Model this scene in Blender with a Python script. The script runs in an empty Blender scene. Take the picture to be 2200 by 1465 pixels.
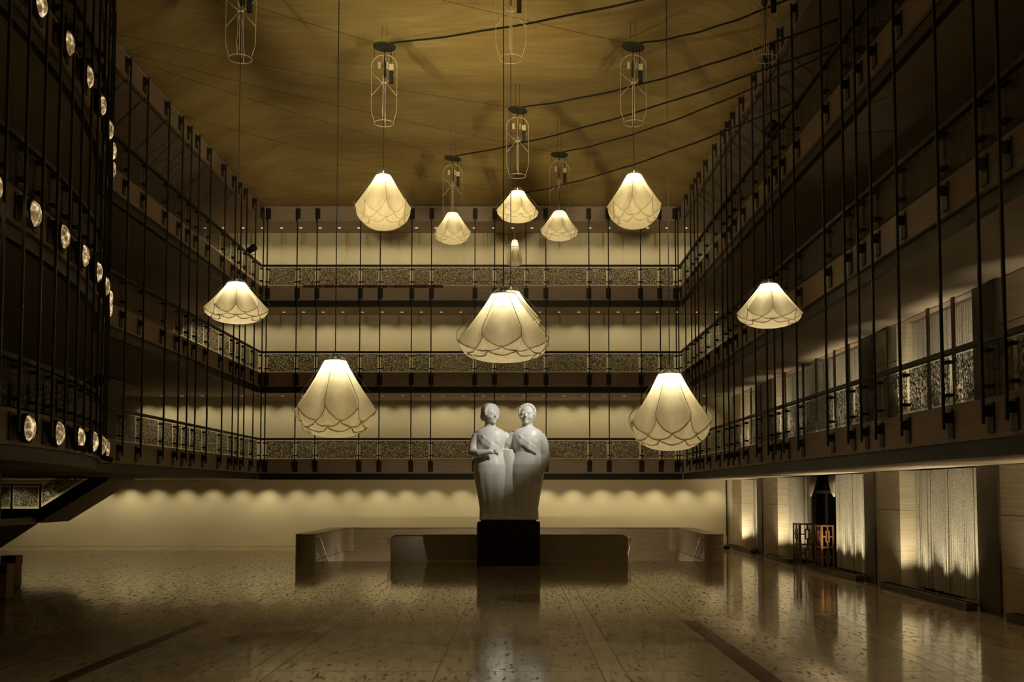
import bpy, bmesh, math, random
from mathutils import Vector, Matrix, noise as mnoise
PI = math.pi
random.seed(7)
scene = bpy.context.scene
COL = scene.collection

# ------------------------------------------------------------------ camera, world, exposure
H_EYE = 3.0
cam_d = bpy.data.cameras.new('camera')
cam_d.sensor_fit = 'HORIZONTAL'
cam_d.sensor_width = 36.0
cam_d.lens = 36.0
cam_d.shift_x = -12.0 / 2200
cam_d.shift_y = 198.0 / 2200
cam_d.clip_end = 300
cam = bpy.data.objects.new('camera', cam_d)
COL.objects.link(cam)
cam.location = (0, 0, H_EYE)
cam.rotation_euler = (math.radians(90 + 3.3), 0, 0)
scene.camera = cam
vs = scene.view_settings
vs.view_transform = 'Standard'
vs.look = 'None'
vs.gamma = 1.0
vs.use_curve_mapping = False
vs.exposure = 0.0
world = bpy.data.worlds.new('world')
scene.world = world
world.use_nodes = True
world.node_tree.nodes['Background'].inputs[0].default_value = (1.0, 0.74, 0.42, 1)
world.node_tree.nodes['Background'].inputs[1].default_value = 0.065
scene.cycles.transparent_max_bounces = 16
scene.cycles.max_bounces = 4
scene.cycles.diffuse_bounces = 3
scene.cycles.glossy_bounces = 3
scene.cycles.adaptive_threshold = 0.06
scene.cycles.sample_clamp_indirect = 4.0

WARM = (1.0, 0.80, 0.48)
CREAM = (1.0, 0.86, 0.57)
# light powers (watts)
P_PENDANT = 34.0
P_WASH = 62.0
P_UP = 420.0
P_CEIL = 8600.0
P_STATUE = 9500.0
P_FLOOR_FILL = 900.0
P_PIT = 260.0

# ------------------------------------------------------------------ main dimensions (metres, y = away from camera)
XL, XR = -13.4, 8.5          # balcony fronts left / right
YB = 53.0                    # far balcony front
YW = 55.7                    # far wall
XW = 11.66                   # right wall
XFAR = -29.0                 # end of the low levels on the left
XUP = -18.6                  # left wall of the upper levels
Y0 = 4.0                     # near end of what is built
TIERS = [dict(band=3.65, f0=3.97, f1=4.69, rail=5.80),
         dict(band=8.16, f0=8.48, f1=9.21, rail=10.33),
         dict(band=12.68, f0=13.0, f1=13.76, rail=14.88)]
TOP0, TOP1 = 17.19, 17.98
ARC_C, ARC_R = (-47.08, 17.6), 36.95
TH_END = math.acos((XL - ARC_C[0]) / ARC_R)


# ------------------------------------------------------------------ node helpers
def new_mat(name):
    m = bpy.data.materials.new(name)
    m.use_nodes = True
    nt = m.node_tree
    return m, nt, nt.nodes['Principled BSDF']


def nd(nt, kind, **kw):
    n = nt.nodes.new(kind)
    for k, v in kw.items():
        if k.startswith('i_'):
            key = k[2:]
            n.inputs[int(key) if key.isdigit() else key.replace('_', ' ')].default_value = v
        else:
            setattr(n, k, v)
    return n


def coords(nt, scale=(1, 1, 1), rot=(0, 0, 0), space='Object', jitter=False):
    tc = nd(nt, 'ShaderNodeTexCoord')
    mp = nd(nt, 'ShaderNodeMapping')
    mp.inputs['Scale'].default_value = scale
    mp.inputs['Rotation'].default_value = rot
    src = tc.outputs[space]
    if jitter:
        oi = nd(nt, 'ShaderNodeObjectInfo')
        mul = nd(nt, 'ShaderNodeVectorMath', operation='SCALE')
        mul.inputs[0].default_value = (37.0, 53.0, 71.0)
        nt.links.new(oi.outputs['Random'], mul.inputs['Scale'])
        add = nd(nt, 'ShaderNodeVectorMath', operation='ADD')
        nt.links.new(src, add.inputs[0])
        nt.links.new(mul.outputs[0], add.inputs[1])
        src = add.outputs[0]
    nt.links.new(src, mp.inputs['Vector'])
    return mp.outputs[0]


def ramp(nt, fac, stops):
    r = nd(nt, 'ShaderNodeValToRGB')
    els = r.color_ramp.elements
    while len(els) < len(stops):
        els.new(0.5)
    for e, (p, c) in zip(els, stops):
        e.position = p
        e.color = (*c, 1) if len(c) == 3 else c
    nt.links.new(fac, r.inputs[0])
    return r.outputs[0]


def bump(nt, b, height, strength=0.2, dist=0.02):
    bn = nd(nt, 'ShaderNodeBump')
    bn.inputs['Strength'].default_value = strength
    bn.inputs['Distance'].default_value = dist
    nt.links.new(height, bn.inputs['Height'])
    nt.links.new(bn.outputs[0], b.inputs['Normal'])


def streak_mat(name, c1, c2, scale, rough=0.5, metal=0.0, detail=4, lo=0.3, hi=0.7, bmp=0.1, jitter=False, spec=0.4):
    m, nt, b = new_mat(name)
    v = coords(nt, scale, jitter=jitter)
    n = nd(nt, 'ShaderNodeTexNoise', i_Scale=1.0, i_Detail=detail, i_Roughness=0.65)
    nt.links.new(v, n.inputs['Vector'])
    nt.links.new(ramp(nt, n.outputs[0], [(lo, c1), (hi, c2)]), b.inputs['Base Color'])
    b.inputs['Roughness'].default_value = rough
    b.inputs['Metallic'].default_value = metal
    b.inputs['Specular IOR Level'].default_value = spec
    if bmp:
        bump(nt, b, n.outputs[0], bmp)
    return m


M = {}
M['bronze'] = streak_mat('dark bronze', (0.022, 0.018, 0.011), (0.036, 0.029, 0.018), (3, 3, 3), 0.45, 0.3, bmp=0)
M['fascia'] = streak_mat('travertine fascia', (0.25, 0.18, 0.128), (0.36, 0.275, 0.205), (1.2, 1.2, 26), 0.55, detail=6, bmp=0.06, jitter=True)
M['stone'] = streak_mat('travertine wall', (0.46, 0.38, 0.24), (0.66, 0.57, 0.39), (0.7, 0.7, 16), 0.5, detail=6, bmp=0.08)
M['parapet'] = streak_mat('travertine parapet', (0.30, 0.235, 0.15), (0.44, 0.36, 0.24), (0.8, 0.8, 18), 0.45, detail=6, bmp=0.06)
M['coping'] = streak_mat('polished coping', (0.20, 0.14, 0.09), (0.28, 0.2, 0.13), (1, 1, 6), 0.28, bmp=0)
M['wall'] = streak_mat('linen wall', (0.60, 0.525, 0.335), (0.68, 0.60, 0.40), (30, 30, 14), 0.8, detail=3, bmp=0.05, spec=0.1)
M['soffit'] = streak_mat('plaster soffit', (0.30, 0.235, 0.16), (0.36, 0.285, 0.195), (2, 2, 2), 0.7, bmp=0, spec=0.2)
M['darkwall'] = streak_mat('brown upper wall', (0.20, 0.13, 0.085), (0.25, 0.165, 0.11), (1, 1, 3), 0.6, bmp=0)
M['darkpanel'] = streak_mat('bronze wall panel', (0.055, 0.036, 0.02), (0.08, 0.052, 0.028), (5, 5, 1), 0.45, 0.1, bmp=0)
M['trough'] = streak_mat('dark trough', (0.07, 0.04, 0.025), (0.11, 0.065, 0.04), (2, 2, 8), 0.4, bmp=0)
M['black'] = streak_mat('black', (0.006, 0.006, 0.006), (0.012, 0.011, 0.009), (3, 3, 3), 0.5, bmp=0)
M['plinth'] = streak_mat('dark plinth', (0.010, 0.008, 0.004), (0.017, 0.013, 0.007), (2, 2, 2), 0.6, bmp=0, spec=0.2)
M['marble'] = streak_mat('white marble', (0.64, 0.63, 0.58), (0.80, 0.79, 0.75), (1.1, 1.1, 0.6), 0.3, detail=8, lo=0.35, hi=0.6, bmp=0)
M['frame'] = streak_mat('pale frame', (0.40, 0.34, 0.21), (0.48, 0.41, 0.27), (6, 6, 6), 0.45, 0.1, bmp=0)
M['disc'] = streak_mat('green black disc', (0.02, 0.022, 0.014), (0.035, 0.036, 0.022), (6, 6, 6), 0.5, 0.1, bmp=0)
M['brass'] = streak_mat('brass', (0.75, 0.6, 0.36), (0.85, 0.7, 0.45), (6, 6, 6), 0.25, 0.9, bmp=0)
M['chrome'] = streak_mat('chrome wire', (0.6, 0.58, 0.5), (0.7, 0.68, 0.6), (6, 6, 6), 0.25, 0.9, bmp=0)
M['wire'] = streak_mat('grey strut wire', (0.16, 0.15, 0.11), (0.22, 0.2, 0.15), (6, 6, 6), 0.35, 0.6, bmp=0)
M['lattice'] = streak_mat('copper lattice', (0.36, 0.17, 0.07), (0.48, 0.24, 0.10), (4, 4, 1), 0.4, 0.3, bmp=0)
M['lattice2'] = streak_mat('dark copper lattice', (0.20, 0.09, 0.045), (0.28, 0.13, 0.06), (4, 4, 1), 0.4, 0.3, bmp=0)
M['binwood'] = streak_mat('bin timber', (0.20, 0.115, 0.04), (0.32, 0.19, 0.07), (30, 30, 1.2), 0.5, bmp=0.05)
M['red'] = streak_mat('red cloth', (0.06, 0.010, 0.010), (0.11, 0.016, 0.018), (20, 20, 20), 0.8, bmp=0)
M['white'] = streak_mat('white enamel', (0.72, 0.69, 0.58), (0.78, 0.75, 0.64), (3, 3, 3), 0.4, bmp=0)
M['joint'] = streak_mat('floor bed', (0.05, 0.038, 0.022), (0.07, 0.052, 0.03), (3, 3, 3), 0.6, bmp=0)
M['pit'] = streak_mat('stairwell lining', (0.30, 0.235, 0.15), (0.44, 0.36, 0.24), (0.8, 0.8, 18), 0.45, bmp=0)
M['drape'] = streak_mat('drape', (0.40, 0.33, 0.21), (0.62, 0.54, 0.38), (40, 40, 2), 0.6, bmp=0)


def floor_mat(name, c1, c2, pit, jitter=True):
    m, nt, b = new_mat(name)
    v = coords(nt, (3.2, 0.8, 1), jitter=jitter)
    n = nd(nt, 'ShaderNodeTexNoise', i_Scale=1.0, i_Detail=7, i_Roughness=0.6)
    nt.links.new(v, n.inputs['Vector'])
    base = ramp(nt, n.outputs[0], [(0.3, c1), (0.72, c2)])
    v2 = coords(nt, (13.0, 2.8, 1), jitter=jitter)
    n2 = nd(nt, 'ShaderNodeTexNoise', i_Scale=1.0, i_Detail=5, i_Roughness=0.72)
    nt.links.new(v2, n2.inputs['Vector'])
    mask = ramp(nt, n2.outputs[0], [(0.55, (0, 0, 0)), (0.62, (1, 1, 1))])
    mx = nd(nt, 'ShaderNodeMix', data_type='RGBA')
    nt.links.new(mask, mx.inputs[0])
    nt.links.new(base, mx.inputs[6])
    mx.inputs[7].default_value = (*pit, 1)
    nt.links.new(mx.outputs[2], b.inputs['Base Color'])
    rr = ramp(nt, mask, [(0.0, (0.08,) * 3), (1.0, (0.4,) * 3)])
    nt.links.new(rr, b.inputs['Roughness'])
    b.inputs['Specular IOR Level'].default_value = 0.75
    n3 = nd(nt, 'ShaderNodeTexNoise', i_Scale=1.3, i_Detail=2)
    nt.links.new(coords(nt, (1, 1, 1), jitter=jitter), n3.inputs['Vector'])
    bump(nt, b, n3.outputs[0], 0.05, 0.02)
    return m


M['floor'] = floor_mat('travertine floor', (0.38, 0.30, 0.18), (0.52, 0.425, 0.27), (0.06, 0.042, 0.025))
M['floorband'] = floor_mat('pale floor band', (0.44, 0.36, 0.215), (0.56, 0.47, 0.30), (0.26, 0.2, 0.12))
M['floordark'] = floor_mat('dark floor strip', (0.10, 0.058, 0.036), (0.14, 0.08, 0.05), (0.05, 0.03, 0.02))


def gold_mat():
    m, nt, b = new_mat('gold leaf ceiling')
    v = coords(nt, (0.6, 5.0, 1))
    n = nd(nt, 'ShaderNodeTexNoise', i_Scale=1.0, i_Detail=8, i_Roughness=0.6)
    nt.links.new(v, n.inputs['Vector'])
    v2 = coords(nt, (0.25, 0.7, 1))
    n2 = nd(nt, 'ShaderNodeTexNoise', i_Scale=1.0, i_Detail=3)
    nt.links.new(v2, n2.inputs['Vector'])
    c1 = ramp(nt, n.outputs[0], [(0.3, (0.38, 0.275, 0.09)), (0.7, (0.50, 0.375, 0.135))])
    c2 = ramp(nt, n2.outputs[0], [(0.35, (0.82, 0.74, 0.66)), (0.65, (1, 1, 1))])
    mx = nd(nt, 'ShaderNodeMix', data_type='RGBA', blend_type='MULTIPLY')
    mx.inputs[0].default_value = 1
    nt.links.new(c1, mx.inputs[6])
    nt.links.new(c2, mx.inputs[7])
    nt.links.new(mx.outputs[2], b.inputs['Base Color'])
    b.inputs['Roughness'].default_value = 0.6
    b.inputs['Metallic'].default_value = 0.15
    return m


M['gold'] = gold_mat()


def screen_mat():
    m, nt, b = new_mat('bronze openwork screen')
    v = coords(nt, (1, 1, 0.55), rot=(0, math.radians(38), 0), jitter=True)
    n = nd(nt, 'ShaderNodeTexNoise', i_Scale=30.0, i_Detail=3, i_Roughness=0.7, i_Distortion=0.6)
    nt.links.new(v, n.inputs['Vector'])
    mask = ramp(nt, n.outputs[0], [(0.455, (0, 0, 0)), (0.53, (1, 1, 1))])
    b.inputs['Base Color'].default_value = (0.085, 0.062, 0.036, 1)
    b.inputs['Roughness'].default_value = 0.4
    b.inputs['Metallic'].default_value = 0.3
    inv = nd(nt, 'ShaderNodeMath', operation='SUBTRACT')
    inv.inputs[0].default_value = 1.0
    nt.links.new(mask, inv.inputs[1])
    nt.links.new(inv.outputs[0], b.inputs['Alpha'])
    bump(nt, b, n.outputs[0], 0.6, 0.02)
    return m


M['screen'] = screen_mat()


def fabric_mat():
    m, nt, b = new_mat('silk shade')
    out = nt.nodes['Material Output']
    v = coords(nt, (7, 7, 2.5), jitter=True)
    n = nd(nt, 'ShaderNodeTexNoise', i_Scale=1.0, i_Detail=6, i_Roughness=0.62)
    nt.links.new(v, n.inputs['Vector'])
    col = ramp(nt, n.outputs[0], [(0.3, (0.82, 0.71, 0.46)), (0.7, (0.95, 0.87, 0.63))])
    tr = nd(nt, 'ShaderNodeBsdfTranslucent')
    df = nd(nt, 'ShaderNodeBsdfDiffuse')
    nt.links.new(col, tr.inputs[0])
    nt.links.new(col, df.inputs[0])
    bn = nd(nt, 'ShaderNodeBump')
    bn.inputs['Strength'].default_value = 0.35
    bn.inputs['Distance'].default_value = 0.03
    nt.links.new(n.outputs[0], bn.inputs['Height'])
    nt.links.new(bn.outputs[0], tr.inputs['Normal'])
    nt.links.new(bn.outputs[0], df.inputs['Normal'])
    mx = nd(nt, 'ShaderNodeMixShader')
    mx.inputs[0].default_value = 0.35
    nt.links.new(tr.outputs[0], mx.inputs[1])
    nt.links.new(df.outputs[0], mx.inputs[2])
    nt.links.new(mx.outputs[0], out.inputs[0])
    return m


M['fabric'] = fabric_mat()
M['hem'] = streak_mat('hem cord', (0.30, 0.22, 0.10), (0.4, 0.3, 0.15), (6, 6, 6), 0.8, bmp=0)


def emit_mat(name, col, strength):
    m, nt, b = new_mat(name)
    b.inputs['Base Color'].default_value = (*col, 1)
    b.inputs['Emission Color'].default_value = (*col, 1)
    b.inputs['Emission Strength'].default_value = strength
    return m


M['downlens'] = emit_mat('downlight lens', (1.0, 0.95, 0.82), 1.0)


def jewel_mat():
    m, nt, b = new_mat('lit faceted glass')
    v = coords(nt, (1, 1, 1), jitter=True)
    w = nd(nt, 'ShaderNodeTexVoronoi', i_Scale=7.0)
    nt.links.new(v, w.inputs['Vector'])
    n = nd(nt, 'ShaderNodeTexNoise', i_Scale=9.0, i_Detail=4, i_Distortion=1.4)
    nt.links.new(v, n.inputs['Vector'])
    mul = nd(nt, 'ShaderNodeMath', operation='MULTIPLY')
    nt.links.new(w.outputs['Distance'], mul.inputs[0])
    nt.links.new(n.outputs[0], mul.inputs[1])
    c = ramp(nt, mul.outputs[0], [(0.0, (0.09, 0.05, 0.018)), (0.18, (0.26, 0.165, 0.065)), (0.30, (0.56, 0.39, 0.18)), (0.42, (1.5, 1.15, 0.65))])
    b.inputs['Base Color'].default_value = (0.10, 0.08, 0.05, 1)
    b.inputs['Roughness'].default_value = 0.08
    nt.links.new(c, b.inputs['Emission Color'])
    b.inputs['Emission Strength'].default_value = 0.62
    return m


M['jewel'] = jewel_mat()


def glass_mat():
    m, nt, b = new_mat('dark window glass')
    b.inputs['Base Color'].default_value = (0.01, 0.01, 0.009, 1)
    b.inputs['Roughness'].default_value = 0.05
    return m


M['darkglass'] = glass_mat()


def bead_mat():
    m, nt, b = new_mat('bead strands')
    v = coords(nt, (30, 30, 45))
    n = nd(nt, 'ShaderNodeTexNoise', i_Scale=1.0, i_Detail=2)
    nt.links.new(v, n.inputs['Vector'])
    nt.links.new(ramp(nt, n.outputs[0], [(0.35, (0.40, 0.36, 0.27)), (0.65, (0.78, 0.73, 0.58))]), b.inputs['Base Color'])
    b.inputs['Roughness'].default_value = 0.32
    b.inputs['Metallic'].default_value = 0.35
    bump(nt, b, n.outputs[0], 0.5, 0.02)
    return m


M['beads'] = bead_mat()


# ------------------------------------------------------------------ geometry helpers
class MB:
    def __init__(s):
        s.v, s.f = [], []

    def add(s, vs_, fs_):
        o = len(s.v)
        s.v += [tuple(p) for p in vs_]
        s.f += [tuple(i + o for i in f) for f in fs_]
        return s

    def hexa(s, p):
        return s.add(p, [(0, 3, 2, 1), (4, 5, 6, 7), (0, 1, 5, 4), (1, 2, 6, 5), (2, 3, 7, 6), (3, 0, 4, 7)])

    def box(s, x0, x1, y0, y1, z0, z1):
        return s.hexa([(x0, y0, z0), (x1, y0, z0), (x1, y1, z0), (x0, y1, z0), (x0, y0, z1), (x1, y0, z1), (x1, y1, z1), (x0, y1, z1)])

    def seg(s, a, b, n0, n1, z0, z1):
        """box along the plan segment a-b, spanning offsets n0..n1 to the left of a->b"""
        dx, dy = b[0] - a[0], b[1] - a[1]
        l = math.hypot(dx, dy)
        nx, ny = -dy / l, dx / l
        q = [(a[0] + nx * n0, a[1] + ny * n0), (b[0] + nx * n0, b[1] + ny * n0), (b[0] + nx * n1, b[1] + ny * n1), (a[0] + nx * n1, a[1] + ny * n1)]
        return s.hexa([(x, y, z0) for x, y in q] + [(x, y, z1) for x, y in q])

    def prism(s, poly, z0, z1):
        n = len(poly)
        s.add([(x, y, z0) for x, y in poly] + [(x, y, z1) for x, y in poly],
              [tuple(range(n - 1, -1, -1)), tuple(range(n, 2 * n))] + [(i, (i + 1) % n, n + (i + 1) % n, n + i) for i in range(n)])
        return s

    def tube(s, pts, r, n=6, closed=False, caps=True):
        pts = [Vector(p) for p in pts]
        k = len(pts)
        rs = r if isinstance(r, (list, tuple)) else [r] * k
        o = len(s.v)
        up = None
        for i, p in enumerate(pts):
            if closed:
                t = pts[(i + 1) % k] - pts[i - 1]
            else:
                t = pts[min(i + 1, k - 1)] - pts[max(i - 1, 0)]
            t.normalize()
            if up is None:
                up = Vector((0, 0, 1)) if abs(t.z) < 0.9 else Vector((1, 0, 0))
            a = t.cross(up).normalized()
            b = a.cross(t).normalized()
            up = b
            for j in range(n):
                w = 2 * PI * j / n
                s.v.append(tuple(p + a * math.cos(w) * rs[i] + b * math.sin(w) * rs[i]))
        for i in range(k if closed else k - 1):
            i2 = (i + 1) % k
            for j in range(n):
                j2 = (j + 1) % n
                s.f.append((o + i * n + j, o + i * n + j2, o + i2 * n + j2, o + i2 * n + j))
        if caps and not closed:
            s.f.append(tuple(o + j for j in range(n - 1, -1, -1)))
            s.f.append(tuple(o + (k - 1) * n + j for j in range(n)))
        return s

    def lathe(s, prof, n=24, c=(0, 0, 0), cap=True):
        o = len(s.v)
        for r, z in prof:
            for j in range(n):
                w = 2 * PI * j / n
                s.v.append((c[0] + r * math.cos(w), c[1] + r * math.sin(w), c[2] + z))
        for i in range(len(prof) - 1):
            for j in range(n):
                j2 = (j + 1) % n
                s.f.append((o + i * n + j, o + i * n + j2, o + (i + 1) * n + j2, o + (i + 1) * n + j))
        if cap:
            s.f.append(tuple(o + j for j in range(n - 1, -1, -1)))
            s.f.append(tuple(o + (len(prof) - 1) * n + j for j in range(n)))
        return s

    def mesh(s, name, mat, smooth=False):
        me = bpy.data.meshes.new(name)
        me.from_pydata(s.v, [], s.f)
        me.materials.append(mat)
        if smooth:
            me.polygons.foreach_set('use_smooth', [True] * len(me.polygons))
        bm = bmesh.new()
        bm.from_mesh(me)
        bmesh.ops.recalc_face_normals(bm, faces=bm.faces)
        bm.to_mesh(me)
        bm.free()
        me.update()
        return me


def link(name, data, parent=None, loc=None, world=True):
    o = bpy.data.objects.new(name, data)
    COL.objects.link(o)
    if parent is not None:
        o.parent = parent
        if world:
            o.matrix_parent_inverse = Matrix.Translation(-Vector(root_loc(parent)))
    if loc is not None:
        o.location = loc
    return o


def root_loc(o):
    """world location of an unrotated parent chain"""
    v = Vector(o.location)
    if o.parent is not None and o.matrix_parent_inverse == Matrix.Identity(4):
        v = v + root_loc(o.parent)
    return v


def obj(name, mb, mat, parent=None, smooth=False, world=True):
    return link(name, mb.mesh(name, M[mat], smooth), parent, None, world)


def tag(o, label, cat, group=None, kind=None):
    o['label'] = label
    o['category'] = cat
    if group:
        o['group'] = group
    if kind:
        o['kind'] = kind
    return o


def thing(name, label, cat, loc=(0, 0, 0), group=None):
    o = bpy.data.objects.new(name, None)
    o.empty_display_size = 0.2
    COL.objects.link(o)
    o.location = loc
    return tag(o, label, cat, group)


def struct(name, mb, mat, label=None):
    o = obj(name, mb, mat)
    o['kind'] = 'structure'
    if label:
        o['label'] = label
    return o


def copy_tree(src, loc=None, parent=None):
    c = src.copy()
    COL.objects.link(c)
    if parent is not None:
        c.parent = parent
    if loc is not None:
        c.location = loc
    for ch in src.children:
        copy_tree(ch, None, c)
    return c


def spot(name, loc, target, power, angle, blend=0.5, col=WARM, rad=0.05, parent=None):
    l = bpy.data.lights.new(name, 'SPOT')
    l.energy = power
    l.color = col
    l.spot_size = math.radians(angle)
    l.spot_blend = blend
    l.shadow_soft_size = rad
    o = link(name, l, parent)
    o.location = loc
    d = Vector(target) - Vector(loc)
    o.rotation_euler = d.to_track_quat('-Z', 'Y').to_euler()
    return o


# ------------------------------------------------------------------ the setting: walls
b = MB().box(XFAR, XW + 1.0, YW, YW + 0.3, 0, 18.6)
struct('wall_back', b, 'wall', 'pale linen-covered far wall behind all the balcony levels')
struct('baseboard_back', MB().box(XFAR, -9.9, YW - 0.03, YW, 0, 0.14).box(9.1, XW, YW - 0.03, YW, 0, 0.14), 'stone')
struct('wall_left', MB().box(XUP - 0.3, XUP, 30, YW, TIERS[1]['f1'], 18.4), 'darkwall')
struct('wall_far_left', MB().box(XFAR - 0.3, XFAR, 20, YW, -0.02, TIERS[1]['f1']), 'wall')

# right wall: upper levels plain, two lower levels in bays
wr = struct('wall_right', MB().box(XW, XW + 0.3, Y0, YW, TIERS[1]['band'], 18.4), 'darkwall', 'right side wall with stone piers, bronze panels and curtained bays')
PIERS = [(14.0, 16.2), (22.7, 24.8), (31.3, 33.4), (46.0, 48.8), (53.4, YW)]
DARKS = [(16.2, 17.3), (24.8, 25.94), (33.4, 34.4), (48.8, 49.8)]
CURT = [(17.34, 22.68), (25.98, 31.28), (34.44, 39.3), (42.55, 45.98), (49.84, 53.38)]
DOOR = (39.3, 42.55)
XC = XW + 0.52
for z0, z1 in ((0.0, 3.68), (TIERS[0]['f1'] - 0.1, 8.2)):
    for a, c in PIERS:
        # stone pier built of courses
        zz = z0
        k = 0
        while zz < z1 - 0.05:
            z2 = min(zz + 1.22, z1)
            obj('stone_course', MB().box(XW - (0.004 if k % 2 else 0.0), XW + 0.7, a + 0.004, c - 0.004, zz + 0.004, z2 - 0.004), 'stone', wr)
            zz = z2
            k += 1
        obj('pier_core', MB().box(XW + 0.03, XW + 0.69, a + 0.01, c - 0.01, z0 + 0.01, z1 - 0.01), 'joint', wr)
    for a, c in DARKS:
        obj('bronze_panel', MB().box(XW - 0.05, XW + 0.7, a, c, z0 + 0.01, z1), 'darkpanel', wr)
obj('window_wall', MB().box(XW + 0.95, XW + 1.0, Y0 + 6, YW, 0, 8.2), 'darkglass', wr)
for a in (24.55, 27.0, 28.66, 31.8, 35.6, 37.2, 39.5, 41.3, 44.1, 46.6, 50.6, 52.4):  # thin dark uprights standing just proud of the first gallery wall
    obj('dark_upright', MB().box(XW - 0.11, XW - 0.06, a - 0.075, a + 0.075, TIERS[0]['f1'] + 0.17, 8.18), 'darkpanel', wr)
# stone plinth strip along the right wall
struct('baseboard_right', MB().box(XW - 0.55, XW + 0.95, 10, YW, -0.03, 0.012), 'floorband')
# dark corner strip between the far wall and the right wall
struct('trim_1', MB().box(11.30, 11.36, YW - 0.14, YW - 0.04, 0.02, 3.64), 'bronze')

# ceiling: gold leaf shell with coved edges
def sm(t):
    t = max(0.0, min(1.0, t))
    return t * t * (3 - 2 * t)


def ceil_z(x, y):
    dx = min(x - XL, XR - x)
    db = YB - y
    cove = 1.25 * sm((dx + 0.8) / 4.2) * sm((db + 0.6) / 6.2)
    belly = -0.95 * sm((45.0 - y) / 12.0) * sm((dx - 2.2) / 3.4)
    wave = 0.05 * math.sin(y * 0.8)
    return TOP1 + cove + belly + wave * sm(db / 4) * sm(dx / 3)


NX, NY = 60, 110
cv, cf = [], []
for j in range(NY + 1):
    y = Y0 + (YB + 0.1 - Y0) * j / NY
    for i in range(NX + 1):
        x = XL - 0.1 + (XR - XL + 0.2) * i / NX
        cv.append((x, y, ceil_z(min(max(x, XL), XR), min(y, YB)) + 0.02))
for j in range(NY):
    for i in range(NX):
        q = j * (NX + 1) + i
        cf.append((q, q + 1, q + NX + 2, q + NX + 1))
b = MB()
b.v, b.f = cv, cf
ce = obj('ceiling', b, 'gold', smooth=True)
ce['kind'] = 'structure'
ce['label'] = 'gold leaf ceiling with softly coved edges over the hall'
# roof over the galleries
struct('trim_2', MB().box(XUP, XL - 0.1, 20, YW, TOP0 + 0.06, TOP0 + 0.3).box(XL - 0.1, XR + 0.1, YB + 0.12, YW, TOP0 + 0.06, TOP0 + 0.3).box(XR + 0.1, XW, Y0, YW, TOP0 + 0.06, TOP0 + 0.3), 'soffit', 'plain ceiling above the topmost galleries')

# ------------------------------------------------------------------ floor
PIT = (-8.85, 8.2, 44.9, 53.15)


def minus_pit(x0, x1, y0, y1, out):
    px0, px1, py0, py1 = PIT
    if x1 <= px0 or x0 >= px1 or y1 <= py0 or y0 >= py1:
        out.append((x0, x1, y0, y1))
        return
    if x0 < px0:
        out.append((x0, px0, y0, y1)); x0 = px0
    if x1 > px1:
        out.append((px1, x1, y0, y1)); x1 = px1
    if y0 < py0:
        out.append((x0, x1, y0, py0)); y0 = py0
    if y1 > py1:
        out.append((x0, x1, py1, y1))


bed = []
minus_pit(XFAR, XW + 1.0, Y0 - 6, YW, bed)
fb = MB()
for q in bed:
    fb.box(*q, -0.3, -0.008)
fl = struct('floor', fb, 'joint', 'polished travertine floor of large slabs')
rows = [2.0, 5.3, 8.7, 10.7, 14.05, 17.4, 20.75, 24.2, 26.2, 29.3, 32.5, 34.3, 37.6, 40.9, 44.9, 46.9, 50.2, 53.15, YW]
cols = []
x = -10.4 - 5.9 * 4
while x < XW + 1:
    bay = round((x + 10.4) / 5.9)
    if bay == 2:
        cols += [(x, x + 0.4, 'floorband'), (x + 0.4, 3.85, 'floor'), (3.85, 4.2, 'floordark'), (4.2, x + 5.9, 'floor')]
    elif bay == 0:
        cols += [(x, x + 0.4, 'floorband'), (x + 0.4, x + 2.95, 'floor'), (x + 2.95, x + 3.25, 'floordark'), (x + 3.25, x + 5.9, 'floor')]
    else:
        cols += [(x, x + 0.4, 'floorband'), (x + 0.4, x + 3.15, 'floor'), (x + 3.15, x + 5.9, 'floor')]
    x += 5.9
pieces = []
for r0, r1 in zip(rows, rows[1:]):
    for c0, c1, mat in cols:
        c0_, c1_ = max(c0, XFAR), min(c1, XW)
        if c1_ - c0_ < 0.05:
            continue
        if mat == 'floordark' and r0 > 24:
            mat = 'floorband'
        out = []
        minus_pit(c0_, c1_, r0, r1, out)
        pieces += [(q, mat) for q in out if q[1] - q[0] > 0.05 and q[3] - q[2] > 0.05]


def seen(q):
    x0, x1, y0, y1 = q
    if y1 < 14.5:
        return False
    return x1 > -0.53 * y1 and x0 < 0.52 * y1


ins = sorted([p for p in pieces if seen(p[0])], key=lambda p: -(p[0][1] - p[0][0]) * (p[0][3] - p[0][2]) / p[0][2] ** 3)
near, rest = ins[:300], ins[300:] + [p for p in pieces if not seen(p[0])]
G = 0.006
for q, mat in near:
    cx_, cy_ = (q[0] + q[1]) / 2, (q[2] + q[3]) / 2
    hx, hy = (q[1] - q[0]) / 2 - G, (q[3] - q[2]) / 2 - G
    dz = random.uniform(-0.0006, 0.0006)
    o = link('slab', MB().box(-hx, hx, -hy, hy, -0.02, dz).mesh('slab', M[mat]), fl, (cx_, cy_, 0))
if rest:
    for mat in ('floor', 'floorband', 'floordark'):
        rb = MB()
        for q, m_ in rest:
            if m_ == mat:
                rb.box(q[0] + G, q[1] - G, q[2] + G, q[3] - G, -0.02, 0)
        if rb.v:
            o = obj('outer_slabs', rb, mat, fl)
            o['kind'] = 'stuff'
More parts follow.
